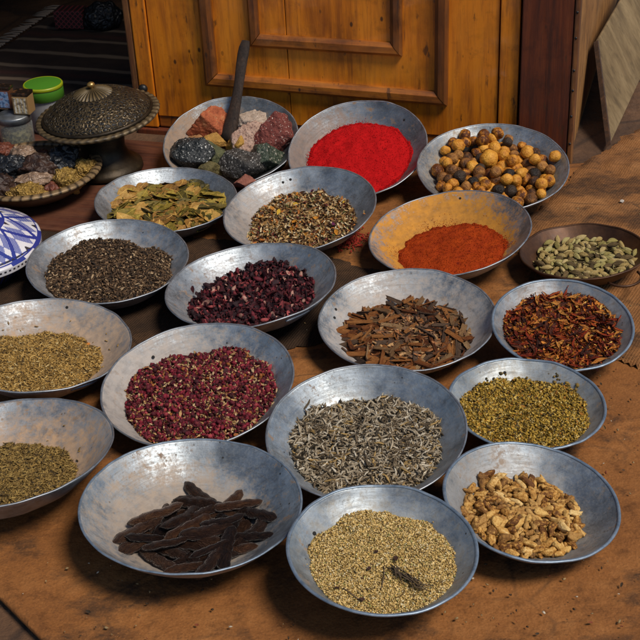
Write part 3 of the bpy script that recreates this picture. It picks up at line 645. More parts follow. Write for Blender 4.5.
# chilli shreds
def shred_mesh(s, m):
    r = random.Random(s*3+2); nx, ny = 9, 4; V = []; b1, b2, tw = r.uniform(-.4, .4), r.uniform(-.2, .25), r.uniform(-1.8, 1.8)
    for i in range(nx):
        t_ = -1+2*i/(nx-1); wv = (.17*(1-.6*abs(t_)**3))*(1+.3*nz(t_*3, 0, s*5.)); a = tw*t_
        for j in range(ny):
            q = -1+2*j/(ny-1); yy, zz = q*wv, .10*(q*q)
            V.append((t_, b1*t_*t_+yy*math.cos(a)-zz*math.sin(a), b2*t_*t_+yy*math.sin(a)+zz*math.cos(a)+.03*nz(t_*5, q*3, s*2.)))
    Fc = [(i*ny+j, (i+1)*ny+j, (i+1)*ny+j+1, i*ny+j+1) for i in range(nx-1) for j in range(ny-1)]
    return mesh('chilli_shred', V, Fc, m)
CHM = {'dark red': obj_mat('chilli_dark', [(.2, (.05, .007, .003)), (.5, (.21, .023, .006)), (.8, (.42, .08, .014))], 2, .42, .5, .03, stretch=(.6, 3, 3)), 'rusty orange': obj_mat('chilli_orange', [(.2, (.20, .05, .010)), (.5, (.40, .125, .02)), (.8, (.52, .24, .05))], 2, .45, .5, .03, stretch=(.6, 3, 3)), 'maroon brown': obj_mat('chilli_brown', [(.2, (.018, .006, .005)), (.5, (.055, .015, .009)), (.8, (.13, .04, .018))], 2, .42, .5, .03, stretch=(.6, 3, 3))}
f = surf('chili', .83, .004, .005, 21)
stuff('chili', 'chilli_crumb', 'layer of dark red chilli crumbs and seeds under the shreds', 'chilli flakes', [heap_base('chili', f, (.07, .012, .006)),
   grains('chili', f, 3600, (.010, .0038, .003), [(4, (.13, .015, .006)), (3, (.30, .06, .010)), (2, (.04, .009, .006)), (3, (.52, .18, .022)), (.8, (.56, .32, .07))], FLK, .6, layers=1.5)])
HV = variants(shred_mesh, CHM, 6); pl = Pile('chili'); zf, zb_ = f(pl.X, pl.Y); pl.H = np.where(np.hypot(pl.X, pl.Y) < pl.R*.97, np.maximum(pl.H, zf+.002), pl.H)
for k in range(240):
    L = random.uniform(.008, .018); got = pl.drop(L*.85, L*.2, .0035, .03, .0, .84, 1., 6, .4, 82)
    if not got: continue
    p, gx, gy, th = got; c = random.choices(list(CHM), [.46, .28, .26])[0]
    m = frame(p+Vector((0, 0, .001)), gx, gy, th, random.gauss(0, .5)) @ Matrix.Diagonal((L, L*1.05, L, 1))
    piece('chili', 'chilli_shred', random.choice(HV[c]), m, 'chilli shred', 'chilli', 'chilli shreds in the small bluish bowl', c, p, sizeword(L, .011, .015, 'short', 'long'))
# ginger
def ginger_mesh(s, m):
    bm = ico(3); sd = s*5.1; r = random.Random(s); kn = [(Vector((r.uniform(-.8, .8), r.choice((-1, 1))*r.uniform(.35, .6), r.uniform(-.2, .4))), r.uniform(.2, .36)) for _ in range(3)]
    for v in bm.verts:
        d = v.co.normalized(); p = Vector((d.x*1.1, d.y*.43, d.z*.40)); k = 1+.30*nz(d.x*1.7, d.y*1.7, d.z+sd)+.12*nz(d.x*4, d.y*4, d.z*4+sd)
        p *= k
        for q, rad in kn:
            e = (p-q).length; 
            if e < rad*1.7: p += (p.normalized())*rad*1.25*(1-e/(rad*1.7))
        p.y += .14*math.sin(p.x*2.2+sd); v.co = p
    return bm_mesh('ginger_root', bm, m, True)
GGM = {'tan': obj_mat('ginger_tan', [(.3, (.12, .042, .008)), (.47, (.44, .21, .042)), (.72, (.68, .42, .13))], 2.6, .62, .35, .03), 'pale yellow': obj_mat('ginger_pale', [(.3, (.18, .075, .015)), (.47, (.54, .30, .08)), (.72, (.76, .53, .22))], 2.6, .62, .35, .03), 'brown': obj_mat('ginger_brown', [(.2, (.13, .055, .013)), (.45, (.34, .165, .04)), (.75, (.5, .29, .09))], 2.6, .62, .35, .03)}
GV = variants(ginger_mesh, GGM, 7); 
f = surf('ginger', .62, .009, .004, 35, (-.09, -.01))
stuff('ginger', 'ginger_crumb', 'small broken bits under the ginger root pieces', 'ginger bits', [heap_base('ginger', f, (.18, .09, .025)), grains('ginger', f, 500, (.009, .006, .005), [(2, (.45, .25, .07)), (1, (.2, .1, .03))], BUD, .7)])
pl = Pile('ginger', fill=f)
for k in range(225):
    L = random.uniform(.0068, .0122); got = pl.drop(L*.9, L*.5, L*.8, -.09, -.01, .70, 1., 4, .1, 66)
    if not got: continue
    p, gx, gy, th = got; c = random.choices(list(GGM), [.5, .27, .23])[0]
    m = frame(p, gx, gy, th, random.uniform(0, 6)) @ Matrix.Scale(L, 4)
    piece('ginger', 'ginger_root', random.choice(GV[c]), m, 'ginger root piece', 'ginger', 'ginger root pieces in the small bluish bowl', c, p, sizeword(L, .008, .011))
# carob pods
def carob_mesh(s, m):
    n = 26; r = random.Random(s+40); bend = r.uniform(-.36, .36); pth, rad = [], []
    for i in range(n):
        t_ = -1+2*i/(n-1); pth.append((t_, bend*(1-t_*t_)+.03*nz(t_*3, s, 0), .05*nz(t_*2, s*3., 4))); e = abs(t_)
        rad.append(max(.012, .235*(1-e**6)*(1-.12*t_)+.016*math.sin(t_*17+s)))
    V, Fc = tube(pth, rad, 16, .74)
    V = [Vector((v.x, v.y, v.z))*(1+.03*nz(v.x*6, v.y*9, v.z*9+s)) + Vector((0, 0, .012*nz(v.x*14, v.y*14, s))) for v in V]
    return mesh('carob_pod', V, Fc, m)
CRM = {'black-brown': obj_mat('carob_dark', [(.25, (.010, .006, .005)), (.55, (.034, .017, .011)), (.85, (.085, .042, .024))], 4.5, .27, .7, .05, .5, stretch=(.8, 3, 3)), 'brown': obj_mat('carob_brown', [(.25, (.02, .009, .005)), (.55, (.065, .028, .014)), (.85, (.14, .068, .032))], 3.5, .3, .7, .05, .5, stretch=(.8, 3, 3))}
RV = variants(carob_mesh, CRM, 5); pl = Pile('carob')
for k in range(48):
    L = random.uniform(.031, .046) if k else .050; bias = (random.choices([.35, .75, 1.2, 2.1, 2.7], [4, 4, 2.5, 1.5, 1.5])[0], .25)
    got = pl.drop(L*.88, L*.225, L*.24, .09, -.08, .60, .95, 5, .3, 78, bias)
    if not got: continue
    p, gx, gy, th = got; c = random.choices(list(CRM), [.65, .35])[0]
    m = frame(p, gx*.8, gy*.8, th, random.gauss(0, .3)) @ Matrix.Diagonal((L, L*1.0, L*.95, 1))
    piece('carob', 'carob_pod', random.choice(RV[c]), m, 'carob pod', 'carob pod', 'carob pods in the blue-grey bowl', c, p, sizeword(L, .035, .042, 'short', 'long'))

# ---- single things placed where the photograph shows them (height above the bowl's inside)
def on_bowl(nm, px, py, hgt):
    inv = BM[nm].inverted(); d = Vector(ray(px, py)); lo, hi = .5, 6.
    for k in range(4000):
        t_ = 1.0+k*.001; q = inv @ (Vector(CAM)+d*t_)
        if math.hypot(q.x, q.y) < BR[nm]*1.2 and q.z < float(prof(math.hypot(q.x, q.y)/BR[nm]))*BR[nm]+hgt: return Vector(CAM)+d*t_
    return Vector(gp(px, py, .05))
def rock_mesh(name, s, m, sx, sy, sz, facet=1.):
    bm = ico(5); r = random.Random(s); pls = [(Vector((r.gauss(0, 1), r.gauss(0, 1), r.gauss(0, 1))).normalized(), r.uniform(.42, .82)) for _ in range(15)]
    for v in bm.verts:
        d = v.co.normalized(); k = 1.15
        for n_, h_ in pls:
            dd = d.dot(n_)
            if dd > 0: k = min(k, h_/dd)
        p = d*(k*facet+(1-facet)*.85); p *= 1+.07*nz(d.x*3, d.y*3, d.z*3+s)+.05*nz(d.x*8, d.y*8, d.z*8+s)+.02*nz(d.x*19, d.y*19, d.z*19+s); v.co = Vector((p.x*sx, p.y*sy, p.z*sz))
    return bm_mesh(name, bm, m, True)
def rock_mat(name, ramp, spot, spotpts, scale=26, sscale=90, rough=.75):
    t = NT(name); c = t.co(); n = t.noise(c, scale*2.2, 7, .7); col = t.ramp(n, ramp)
    sp = t.ramp(t.noise(c, sscale*2.4, 3), spotpts); t.p(col=t.mix(sp, col, spot), rough=rough, nor=t.bump(t.math('ADD', n, t.noise(c, sscale*2, 4)), .8, .006)); return t.m
G = 'mineral lumps in the metal bowl'
ROCKS = [
 (213, 124, 34, 27, 36, .022, 'brick-red flat mineral lump leaning left of the scoop', rock_mat('rock_brick', [(.3, (.22, .042, .014)), (.55, (.42, .105, .035)), (.75, (.5, .24, .10))], (.1, .04, .02), [(.6, 0), (.7, .6)])),
 (250, 123, 30, 26, 22, .028, 'cream white mineral lump behind the golden one', rock_mat('rock_cream', [(.3, (.30, .22, .16)), (.6, (.56, .45, .36)), (.8, (.66, .57, .48))], (.16, .09, .06), [(.6, 0), (.68, .7)])),
 (277, 133, 36, 34, 34, .034, 'dark maroon mineral block with white specks', rock_mat('rock_maroon', [(.3, (.09, .014, .011)), (.6, (.19, .04, .028)), (.8, (.25, .075, .05))], (.62, .5, .42), [(.63, 0), (.66, 1)], 22, 95)),
 (197, 143, 28, 20, 15, .018, 'small tan orange mineral lump by the bowl wall', rock_mat('rock_tan', [(.3, (.22, .09, .03)), (.6, (.42, .21, .08)), (.8, (.5, .3, .14))], (.1, .05, .02), [(.62, 0), (.7, .7)])),
 (216, 142, 17, 15, 13, .026, 'tiny ochre mineral lump touching the foot of the scoop', rock_mat('rock_ochre', [(.3, (.25, .12, .02)), (.6, (.45, .24, .05)), (.8, (.5, .3, .1))], (.1, .05, .02), [(.62, 0), (.7, .7)])),
 (237, 146, 25, 21, 17, .036, 'golden yellow mineral lump in front of the scoop', rock_mat('rock_gold', [(.3, (.26, .12, .015)), (.6, (.50, .28, .05)), (.8, (.58, .42, .16))], (.12, .05, .01), [(.6, 0), (.7, .6)])),
 (254, 146, 28, 24, 27, .036, 'pinkish white speckled mineral lump', rock_mat('rock_pink', [(.3, (.30, .16, .11)), (.6, (.50, .34, .26)), (.8, (.6, .48, .4))], (.12, .05, .04), [(.55, 0), (.64, .8)])),
 (190, 157, 36, 34, 30, .026, 'black mineral lump with bright white crystals', rock_mat('rock_black', [(.3, (.007, .009, .010)), (.7, (.035, .04, .042))], (.7, .7, .66), [(.63, 0), (.66, 1)], 20, 85, .35)),
 (216, 156, 24, 22, 22, .034, 'mossy green mineral lump beside the black one', rock_mat('rock_moss', [(.3, (.03, .035, .014)), (.6, (.10, .105, .045)), (.8, (.2, .17, .08))], (.3, .22, .1), [(.64, 0), (.7, .6)])),
 (236, 165, 36, 30, 30, .036, 'smoky grey mineral lump at the front of the heap', rock_mat('rock_smoke', [(.3, (.018, .016, .014)), (.6, (.06, .054, .048)), (.8, (.13, .115, .10))], (.55, .52, .48), [(.61, 0), (.64, .9)], 24, 90, .4)),
 (267, 158, 32, 28, 28, .03, 'dark green glassy mineral lump under the maroon block', rock_mat('rock_green', [(.3, (.012, .02, .012)), (.6, (.05, .07, .045)), (.8, (.26, .23, .17))], (.45, .4, .33), [(.6, 0), (.64, .8)], 20, 80, .35)),
 (211, 169, 28, 20, 14, .03, 'flat olive mineral lump at the front edge', rock_mat('rock_olive', [(.3, (.05, .04, .012)), (.6, (.15, .12, .04)), (.8, (.25, .2, .08))], (.08, .05, .02), [(.62, 0), (.7, .6)])),
 (245, 182, 18, 14, 10, .02, 'tiny reddish mineral chip at the bowl lip', rock_mat('rock_red_chip', [(.3, (.14, .04, .025)), (.7, (.32, .12, .08))], (.08, .03, .02), [(.62, 0), (.7, .6)]))]
for i, (px, py, w_, d_, h_, hg, lab, m) in enumerate(ROCKS):
    k = 2.76/F/2*1.6; p = on_bowl('rocks', px, py, hg)
    obj('mineral_lump', rock_mesh('mineral_lump', 60+i, m, w_*k, d_*k, h_*k*1.1), None, lab, 'mineral', G, mw=Matrix.Translation(p) @ Euler((random.uniform(-.4, .4), random.uniform(-.3, .3), random.uniform(-.5, .5))).to_matrix().to_4x4())
# dried sprig on the yellow grains and single bits
DARKTWIG = obj_mat('dry_twig', [(.3, (.06, .04, .022)), (.6, (.15, .10, .06)), (.8, (.28, .2, .12))], 200, .85)
def surf_pt(nm, px, py, lift): return on_bowl(nm, px, py, lift)
fm = surf('mustard', .80, .004, .0025, 9)
def on_grain(px, py):
    q = BM['mustard'].inverted(); d = Vector(ray(px, py))
    for k in range(3000):
        t_ = 1.0+k*.0005; s_ = q @ (Vector(CAM)+d*t_)
        if math.hypot(s_.x, s_.y) < BR['mustard']*.9:
            z_, b_ = fm(np.array([s_.x]), np.array([s_.y]))
            if s_.z < max(z_[0], b_[0])+.003: return Vector(CAM)+d*t_
    return Vector(gp(px, py, .04))
V, Fc = [], []
A0 = on_grain(388, 566); B0 = on_grain(426, 592); dirn = (B0-A0); side = dirn.cross(Vector((0, 0, 1))).normalized()
for k in range(26):
    s0, s1 = sorted((random.uniform(0, 1), random.uniform(0, 1))); 
    if s1-s0 < .25: s1 = s0+.3
    o0, o1 = random.gauss(0, .0032), random.gauss(0, .0045); z0, z1 = random.uniform(0, .007), random.uniform(0, .009)
    a = A0+dirn*s0+side*o0+Vector((0, 0, z0)); b = A0+dirn*s1+side*o1+Vector((0, 0, z1)); mid = (a+b)/2+Vector((random.gauss(0, .001), random.gauss(0, .001), .0015))
    v, fc = tube([a, mid, b], [.0006, .0008, .0005], 5); o = len(V); V += v; Fc += [tuple(i+o for i in q) for q in fc]
obj('dried_sprig', mesh('dried_sprig', V, Fc, DARKTWIG), None, 'dark dried sprig of thin stalks lying on the yellow grains', 'sprig')
a = on_grain(384, 566); b = on_grain(381, 590); v, fc = tube([a, (a+b)/2+Vector((.002, 0, .002)), b], [.0007]*3, 5)
obj('dry_stalk', mesh('dry_stalk', v, fc, DARKTWIG), None, 'single thin dry stalk beside the sprig on yellow grains', 'stalk')
a = on_grain(343, 588); b = on_grain(362, 602); v, fc = tube([a, (a+b)/2+Vector((0, 0, .001)), b], [.0008]*3, 5)
obj('dry_stalk', mesh('dry_stalk', v, fc, DARKTWIG), None, 'thin dry stalk half buried at the front edge of the yellow grains', 'stalk')
ORG = NT('orange_crumb'); ORG.p(col=(.55, .2, .03), rough=.8)
obj('spice_crumb', rock_mesh('spice_crumb', 9, ORG.m, .006, .005, .003), None, 'orange crumb beside the cumin heap', 'crumb', mw=Matrix.Translation(on_bowl('lefttop', 88, 344, .002)))

# ------------------------------------------------------------------ ground and cloths
GR = NT('earth_ground'); c = GR.co(); n1 = GR.noise(c, 5, 8, .65); n2 = GR.noise(c, 40, 5, .6); cr_ = GR.vor(c, 3.2, 'DISTANCE_TO_EDGE')
GR.p(col=GR.mix(GR.ramp(cr_, [(.006, .75), (.03, 0)]), GR.ramp(n1, [(.3, (.03, .015, .008)), (.55, (.10, .048, .021)), (.75, (.19, .095, .045))]), (.03, .015, .008)), rough=.9, nor=GR.bump(GR.math('ADD', n1, n2), .6, .015))
V = [(-60, -60, -.016), (60, -60, -.016), (60, 60, -.016), (-60, 60, -.016)]
obj('ground', mesh('ground', V, [(0, 1, 2, 3)], GR.m, False), kind='structure')
def sheet(poly, z, amp, res=.012, ridges=(), frey=.0, seed=0., thick=.003):
    """a cloth sheet: grid clipped to a convex polygon, gently rumpled; edge folded down"""
    P_ = np.array(poly); x0, y0 = P_.min(0); x1, y1 = P_.max(0); nx, ny = int((x1-x0)/res)+2, int((y1-y0)/res)+2; idx, V, Fc = {}, [], []
    def inside(x, y):
        dm = 9
        for k in range(len(P_)):
            a, b_ = P_[k], P_[(k+1) % len(P_)]; e = b_-a; dm = min(dm, (e[0]*(y-a[1])-e[1]*(x-a[0]))/np.hypot(*e))
        return dm
    for i in range(nx):
        for j in range(ny):
            x, y = x0+i*res, y0+j*res; d = inside(x, y)+frey*(noise.noise(Vector((x*30, y*30, seed)))+.7*noise.noise(Vector((x*90, y*90, seed))))
            if d < -res*.72: continue
            if d < res*.3:
                g0 = np.array([inside(x+1e-4, y)-inside(x-1e-4, y), inside(x, y+1e-4)-inside(x, y-1e-4)])/2e-4; x, y = x-g0[0]*d, y-g0[1]*d; d = 0.
            zz = z+amp*(.6*noise.noise(Vector((x*6, y*6, seed)))+.4*noise.noise(Vector((x*19, y*19, seed+3))))
            for (ax, ay, bx, by, h_, wd) in ridges:
                L2 = (bx-ax)**2+(by-ay)**2; s_ = max(-.1, min(1.1, ((x-ax)*(bx-ax)+(y-ay)*(by-ay))/L2)); wob_ = .015*noise.noise(Vector((s_*7, seed, 1)))
                dd = math.hypot(x-ax-s_*(bx-ax)+wob_, y-ay-s_*(by-ay)); zz += h_*math.exp(-(dd/wd)**2)*(.6+.5*noise.noise(Vector((s_*9, 2, seed))))
            if d < res: zz -= thick*(1-max(0, d)/res)
            idx[i, j] = len(V); V.append((x, y, zz))
    for i in range(nx-1):
        for j in range(ny-1):
            q = [idx.get(k) for k in ((i, j), (i+1, j), (i+1, j+1), (i, j+1))]
            if None not in q: Fc.append(q)
    return V, Fc
def cloth_mat(name, ramp, stain=(.045, .024, .013), weave=0., wcol=.4, spts=[(.56, 0), (.66, .7)], rough=.85, rot=0., wscale=150):
    seed_ = len(name)*.7; t = NT(name); c = t.co(); n1 = t.noise(c, 4.2, 7, .62); n2 = t.noise(c, 60, 5, .65); n3 = t.noise(t.map(c, (1, 1.6, 1), (0, 0, .5), (3, 1, 0)), 5.5, 6, .65)
    grit = t.vor(c, 210); f_ = t.math('ADD', t.math('MULTIPLY', n1, .75), t.math('MULTIPLY', n2, .25))
    col = t.ramp(f_, ramp); sm = t.math('MULTIPLY', t.ramp(n3, spts), t.ramp(n2, [(.3, .35), (.6, 1)])); col = t.mix(sm, col, stain)
    n4 = t.noise(c, 330, 4, .7); n5 = t.noise(c, 26, 6, .7); col = t.mix(t.ramp(n4, [(.52, 0), (.74, .55)]), col, stain); col = t.mix(t.ramp(n4, [(.28, .4), (.42, 0)]), col, tuple(min(1, v*1.35) for v in ramp[2][1]))
    col = t.mix(t.ramp(n5, [(.53, 0), (.7, .6)]), col, tuple(v*.42 for v in ramp[0][1]))
    crk = t.ramp(t.vor(t.map(c, (1, 1, 1), loc=(seed_, 0, 0)), 9, 'DISTANCE_TO_EDGE'), [(.004, .5), (.03, 0)]); col = t.mix(t.math('MULTIPLY', crk, t.ramp(n1, [(.5, 0), (.6, 1)])), col, stain)
    h = t.math('ADD', t.math('ADD', t.math('MULTIPLY', n2, .7), t.math('MULTIPLY', grit, .25)), t.math('MULTIPLY', n5, .9))
    if weave:
        mw_ = t.map(c, (1, 1, 1), (0, 0, rot)); wx = t.wave(mw_, wscale, 1.2, 2., dirn='X'); wy = t.wave(mw_, wscale, 1.2, 2., dirn='Y'); wv = t.math('MULTIPLY', wx, wy); wv = t.math('ADD', wv, t.math('MULTIPLY_ADD', t.noise(c, 13, 4), 1.6, -.6))
        col = t.mix(t.math('MULTIPLY', t.ramp(wv, [(.05, 1), (.45, 0)]), wcol), col, tuple(v*.25 for v in stain)); h = t.math('ADD', h, t.math('MULTIPLY', wv, weave))
    t.p(col=col, rough=rough, spec=.25, nor=t.bump(h, .6, .004)); return t.m
CL = cloth_mat('brown_cloth', [(.3, (.12, .043, .012)), (.5, (.24, .092, .024)), (.7, (.36, .155, .048))], spts=[(.52, 0), (.60, .85)])
ca, cb = gp(0, 598)[:2], gp(42, 640)[:2]; CP = [tuple(ca+(ca-cb)*7), tuple(cb+(cb-ca)*3), (1.15, .85), (1.15, 2.66), tuple(np.array(((ca+(ca-cb)*7)[0], 2.66)))]
V, Fc = sheet([(-1.9, .6), (1.3, .6), (1.3, 2.66), (-1.9, 2.66)], 0., .0035, .010, [(.15, 1.12, .62, 1.36, .0035, .012), (.40, 1.02, .56, 1.62, .003, .009), (-.42, 1.25, -.10, 1.13, .003, .010), (.42, 1.55, .72, 1.46, .0035, .011), (-.30, 1.10, .02, 1.05, .003, .008)], .0, 4.)
bm = bmesh.new(); bv = [bm.verts.new(v) for v in V]
for q in Fc: bm.faces.new([bv[k] for k in q])
cn = Vector((-(cb-ca)[1], (cb-ca)[0], 0)).normalized(); cn = cn if cn.x+cn.y < 0 else -cn
for v in bm.verts:
    e_ = (v.co-Vector((*ca, 0))).dot(cn)+.006*nz(v.co.x*9, v.co.y*9, 3)
    if -.03 < e_ < .02: v.co.z += .006*math.exp(-((e_+.012)/.010)**2)
bmesh.ops.bisect_plane(bm, geom=list(bm.verts)+list(bm.edges)+list(bm.faces), plane_co=Vector((*ca, 0)), plane_no=cn, clear_outer=True)
be = [e for e in bm.edges if e.is_boundary]; ex_ = bmesh.ops.extrude_edge_only(bm, edges=be)
for v in ex_['geom']:
    if isinstance(v, bmesh.types.BMVert): v.co.z -= .007
clm = bm_mesh('ground_cloth', bm, CL, True)
obj('ground_cloth', clm, None, 'worn orange-brown cloth spread under the bowls, stained at the front', 'cloth')
DM = cloth_mat('dark_mat_weave', [(.3, (.022, .012, .007)), (.5, (.055, .028, .014)), (.7, (.12, .06, .026))], (.018, .011, .007), .9, .6, [(.48, 0), (.62, .8)], rot=.45, wscale=70)
V, Fc = sheet([(-.66, 2.05), (-.2, 1.89), (.27, 2.01), (.30, 2.05), (.02, 2.27), (-.02, 2.295), (-.66, 2.54)], .0045, .003, .011, (), .012, 8.)
obj('woven_mat', mesh('woven_mat', V, Fc, DM), None, 'dark ribbed woven mat under the hibiscus bowl', 'mat')
BU = cloth_mat('burlap_weave', [(.3, (.13, .052, .016)), (.5, (.25, .105, .032)), (.7, (.36, .17, .06))], (.03, .017, .010), .5, .14, [(.46, 0), (.56, .8)], rot=.55, wscale=62)
V, Fc = sheet([(.56, 1.76), (1.2, 1.66), (1.2, 2.85), (.74, 2.83), (.62, 2.65), (.38, 2.39), (.42, 1.94)],   .007, .011, .010, [(.389, 2.41, .60, 2.67, .014, .016), (.62, 2.65, .80, 2.55, .012, .03), (.72, 2.79, 1.0, 2.35, .012, .03)], .010, 5., .006)
obj('burlap_sheet', mesh('burlap_sheet', V, Fc, BU), None, 'coarse brown burlap sheet with a ridge, running past the copper bowl', 'burlap')
WR = wood('plank_red', (.035, .012, .008), (.085, .028, .016), (.15, .06, .03), 'X', 1, .4, .5, False)
bm = box_vf(-.62, .44, -.26, .22, 0, .014, .003); b_ = obj('low_board', bm_mesh('low_board', bm, WR), None, 'dark reddish wooden board lying under the bronze dish and basket', 'board'); b_.location = (-.73, 2.765, -.004); b_.rotation_euler = (0, 0, -.31)
ST = NT('red_spill'); _c = ST.co(); _n = ST.noise(_c, 60, 4); ST.p(col=ST.ramp(_n, [(.3, (.2, .01, .005)), (.7, (.38, .03, .012))]), rough=.95)
pts = [gp(350+random.gauss(0, 10), 240+random.gauss(0, 4.5), .004) for _ in range(420)]
Vv, Tt, Cc = scatter(BUD[:2], np.array(pts)+np.array([0, 0, .001]), rand_rot(420, .5), np.full((420, 3), .0017)*rng.uniform(.5, 1.5, (420, 1)), palette(420, [(1, (.3, .02, .01)), (1, (.4, .05, .015))]))
obj('spilled_powder', mesh_np('spilled_powder', Vv, Tt, ST.m, Cc), None, 'red powder spilled on the cloth beside the petal bowl', 'spilled powder', None, 'stuff')
pp = []
for (x0, y0, x1, y1, n_) in [(440, 560, 640, 640, 45), (560, 300, 640, 520, 60), (520, 190, 640, 300, 60), (20, 560, 300, 640, 40), (215, 215, 360, 330, 40), (0, 200, 110, 300, 20)]:
    pp += [gp(random.uniform(x0, x1), random.uniform(y0, y1), .006) for _ in range(n_)]
n_ = len(pp); Vv, Tt, Cc = scatter(BUD+SEED+FLK[:2], np.array(pp), rand_rot(n_, .4), np.array([(.0028, .0016, .0012)])*rng.uniform(.35, 1.3, (n_, 1)), palette(n_, [(3, (.05, .03, .015)), (2, (.30, .2, .09)), (1, (.45, .38, .28)), (1, (.2, .05, .02))]))
obj('fallen_crumb', mesh_np('fallen_crumb', Vv, Tt, MAT_COL, Cc), None, 'crumbs and seeds fallen on the cloth between the bowls', 'crumbs', None, 'stuff')
PB = NT('pebble_white'); PB.p(col=(.55, .5, .43), rough=.8)
obj('pebble', rock_mesh('pebble', 3, PB.m, .006, .005, .004), None, 'small white pebble on the burlap below the leaning board', 'pebble', mw=Matrix.Translation(Vector(gp(622, 201, .012))))

# ------------------------------------------------------------------ wooden door, post, cabinet side, board
DL = Vector((-.36960, 2.99558, 0)); DU = Vector((.95193, -.30632, 0)); DA = -math.atan2(.30632, .95193)
cab = empty('wooden_cabinet', DL, 'old yellow-brown wooden doorway front with panelled door and dark red post', 'cabinet', rz=DA)
YW = wood('door_yellow', (.24, .058, .005), (.68, .20, .009), (.84, .29, .018), 'Z', .55, .33, .6)
YW2 = wood('door_moulding', (.09, .027, .005), (.31, .09, .009), (.47, .16, .016), 'X', 1, .38, .7)
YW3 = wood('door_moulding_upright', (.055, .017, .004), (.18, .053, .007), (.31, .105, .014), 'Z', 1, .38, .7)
DK = wood('post_red', (.035, .008, .003), (.12, .024, .006), (.20, .048, .011), 'Z', 1, .5, .4, True, .0)
WS = wood('side_tan', (.15, .06, .016), (.34, .155, .04), (.46, .24, .08), 'Z', 1, .6, .6)
EDGE = wood('edge_worn', (.06, .02, .008), (.16, .055, .016), (.36, .16, .04), 'Z', 2, .5, .6)
def addbox(bm, *a, bev=.0015):
    b = box_vf(*a, bev=bev); me = bpy.data.meshes.new('tmp'); b.to_mesh(me); b.free(); bm.from_mesh(me); bpy.data.meshes.remove(me)
# the leaf: planks with fine gaps (pattern of one door)
bm = bmesh.new(); xs = [-.003, .343, .838]
for a, b2 in zip(xs[:-1], xs[1:]): addbox(bm, a+.0008, b2-.0008, 0, .022, .030, 1.9)
door = obj('door', bm_mesh('door', bm, YW), cab)
obj('stile', bm_mesh('stile', box_vf(-.044, -.0055, -.004, .026, .0, 1.9, .003), YW), door)
obj('edge_strip', bm_mesh('edge_strip', box_vf(-.064, -.046, -.002, .028, .0, 1.9, .004), EDGE), door)
obj('stile', bm_mesh('stile', box_vf(.8405, .8835, -.005, .026, .0, 1.9, .003), YW), door)
obj('bottom_rail', bm_mesh('bottom_rail', box_vf(-.003, .838, .003, .03, .0, .0285, .003), YW2), door)
def strip(pts, hgt=.012):
    """bevelled moulding strip from a flat quad (u, z): outer edge first, then inner edge"""
    bm = bmesh.new(); P4 = [Vector((u, 0, z)) for u, z in pts]; cen = sum(P4, Vector())/4
    base = [bm.verts.new(p) for p in P4]; mid = [bm.verts.new(p+Vector((0, -hgt*.6, 0))) for p in P4]
    def lerp(a, b_, k): return a+(b_-a)*k
    o0, o1, i1, i0 = P4; tp = [lerp(o0, i0, .22), lerp(o1, i1, .22), lerp(i1, o1, .3), lerp(i0, o0, .3)]; top = [bm.verts.new(p+Vector((0, -hgt, 0))) for p in tp]
    for k in range(4):
        q = (k+1) % 4; bm.faces.new((base[k], base[q], mid[q], mid[k])); bm.faces.new((mid[k], mid[q], top[q], top[k]))
    bm.faces.new(top); return bm
def moulding(o, i, zt, hgt):   # corner points (u,z) of outer and inner edges: bottom left, bottom right
    obj('moulding', bm_mesh('moulding', strip([(o[0][0]+.004, zt), o[0], i[0], (i[0][0]+.004, zt)], hgt), YW3), door)
    obj('moulding', bm_mesh('moulding', strip([(o[0][0]+.0012, o[0][1]), (o[1][0]-.0012, o[1][1]), (i[1][0]-.0012, i[1][1]-.0012), (i[0][0]+.0012, i[0][1]-.0012)], hgt*.96), YW2), door)
    obj('moulding', bm_mesh('moulding', strip([o[1], (o[1][0]+.010, zt), (i[1][0]+.010, zt), i[1]], hgt), YW3), door)
moulding([(.133, .120), (.724, .108)], [(.165, .152), (.694, .141)], 1.7, .016)
moulding([(.254, .222), (.619, .219)], [(.279, .255), (.592, .251)], 1.6, .013)
V, Fc = lathe([(.0001, .016), (.006, .0155), (.0105, .012), (.012, .007), (.0105, .002), (.007, 0)], 20)
BK = NT('black_iron'); BK.p(col=(.012, .012, .013), rough=.45, metal=.3)
kn = obj('knob', mesh('knob', [Matrix.Rotation(R_(90), 3, 'X') @ Vector(v) for v in V], Fc, BK.m), door); kn.location = (-.031, -.004, .102)
obj('post', bm_mesh('post', box_vf(.8895, 1.0, -.018, .06, -.02, 2.1, .003), DK), cab)
ed = obj('corner_strip', bm_mesh('corner_strip', box_vf(1.0015, 1.0125, -.020, .02, -.02, 2.1, .003), EDGE), cab)
for z in (.05, .1, .16, .21, .28, .34):
    V, Fc = lathe([(.0001, .0016), (.0022, .0012), (.003, 0)], 8); nl = obj('nail', mesh('nail', [Matrix.Rotation(R_(90), 3, 'X') @ Vector(v) for v in V], Fc, BK.m), ed); nl.location = (1.0065, -.0202, z+random.uniform(-.01, .01))
obj('side_panel', bm_mesh('side_panel', box_vf(.97, 1.003, .0605, 1.4, -.02, 2.1, .002), WS), cab)
obj('threshold', bm_mesh('threshold', box_vf(-.06, .888, -.012, .03, -.02, -.003, .003), DK), cab)
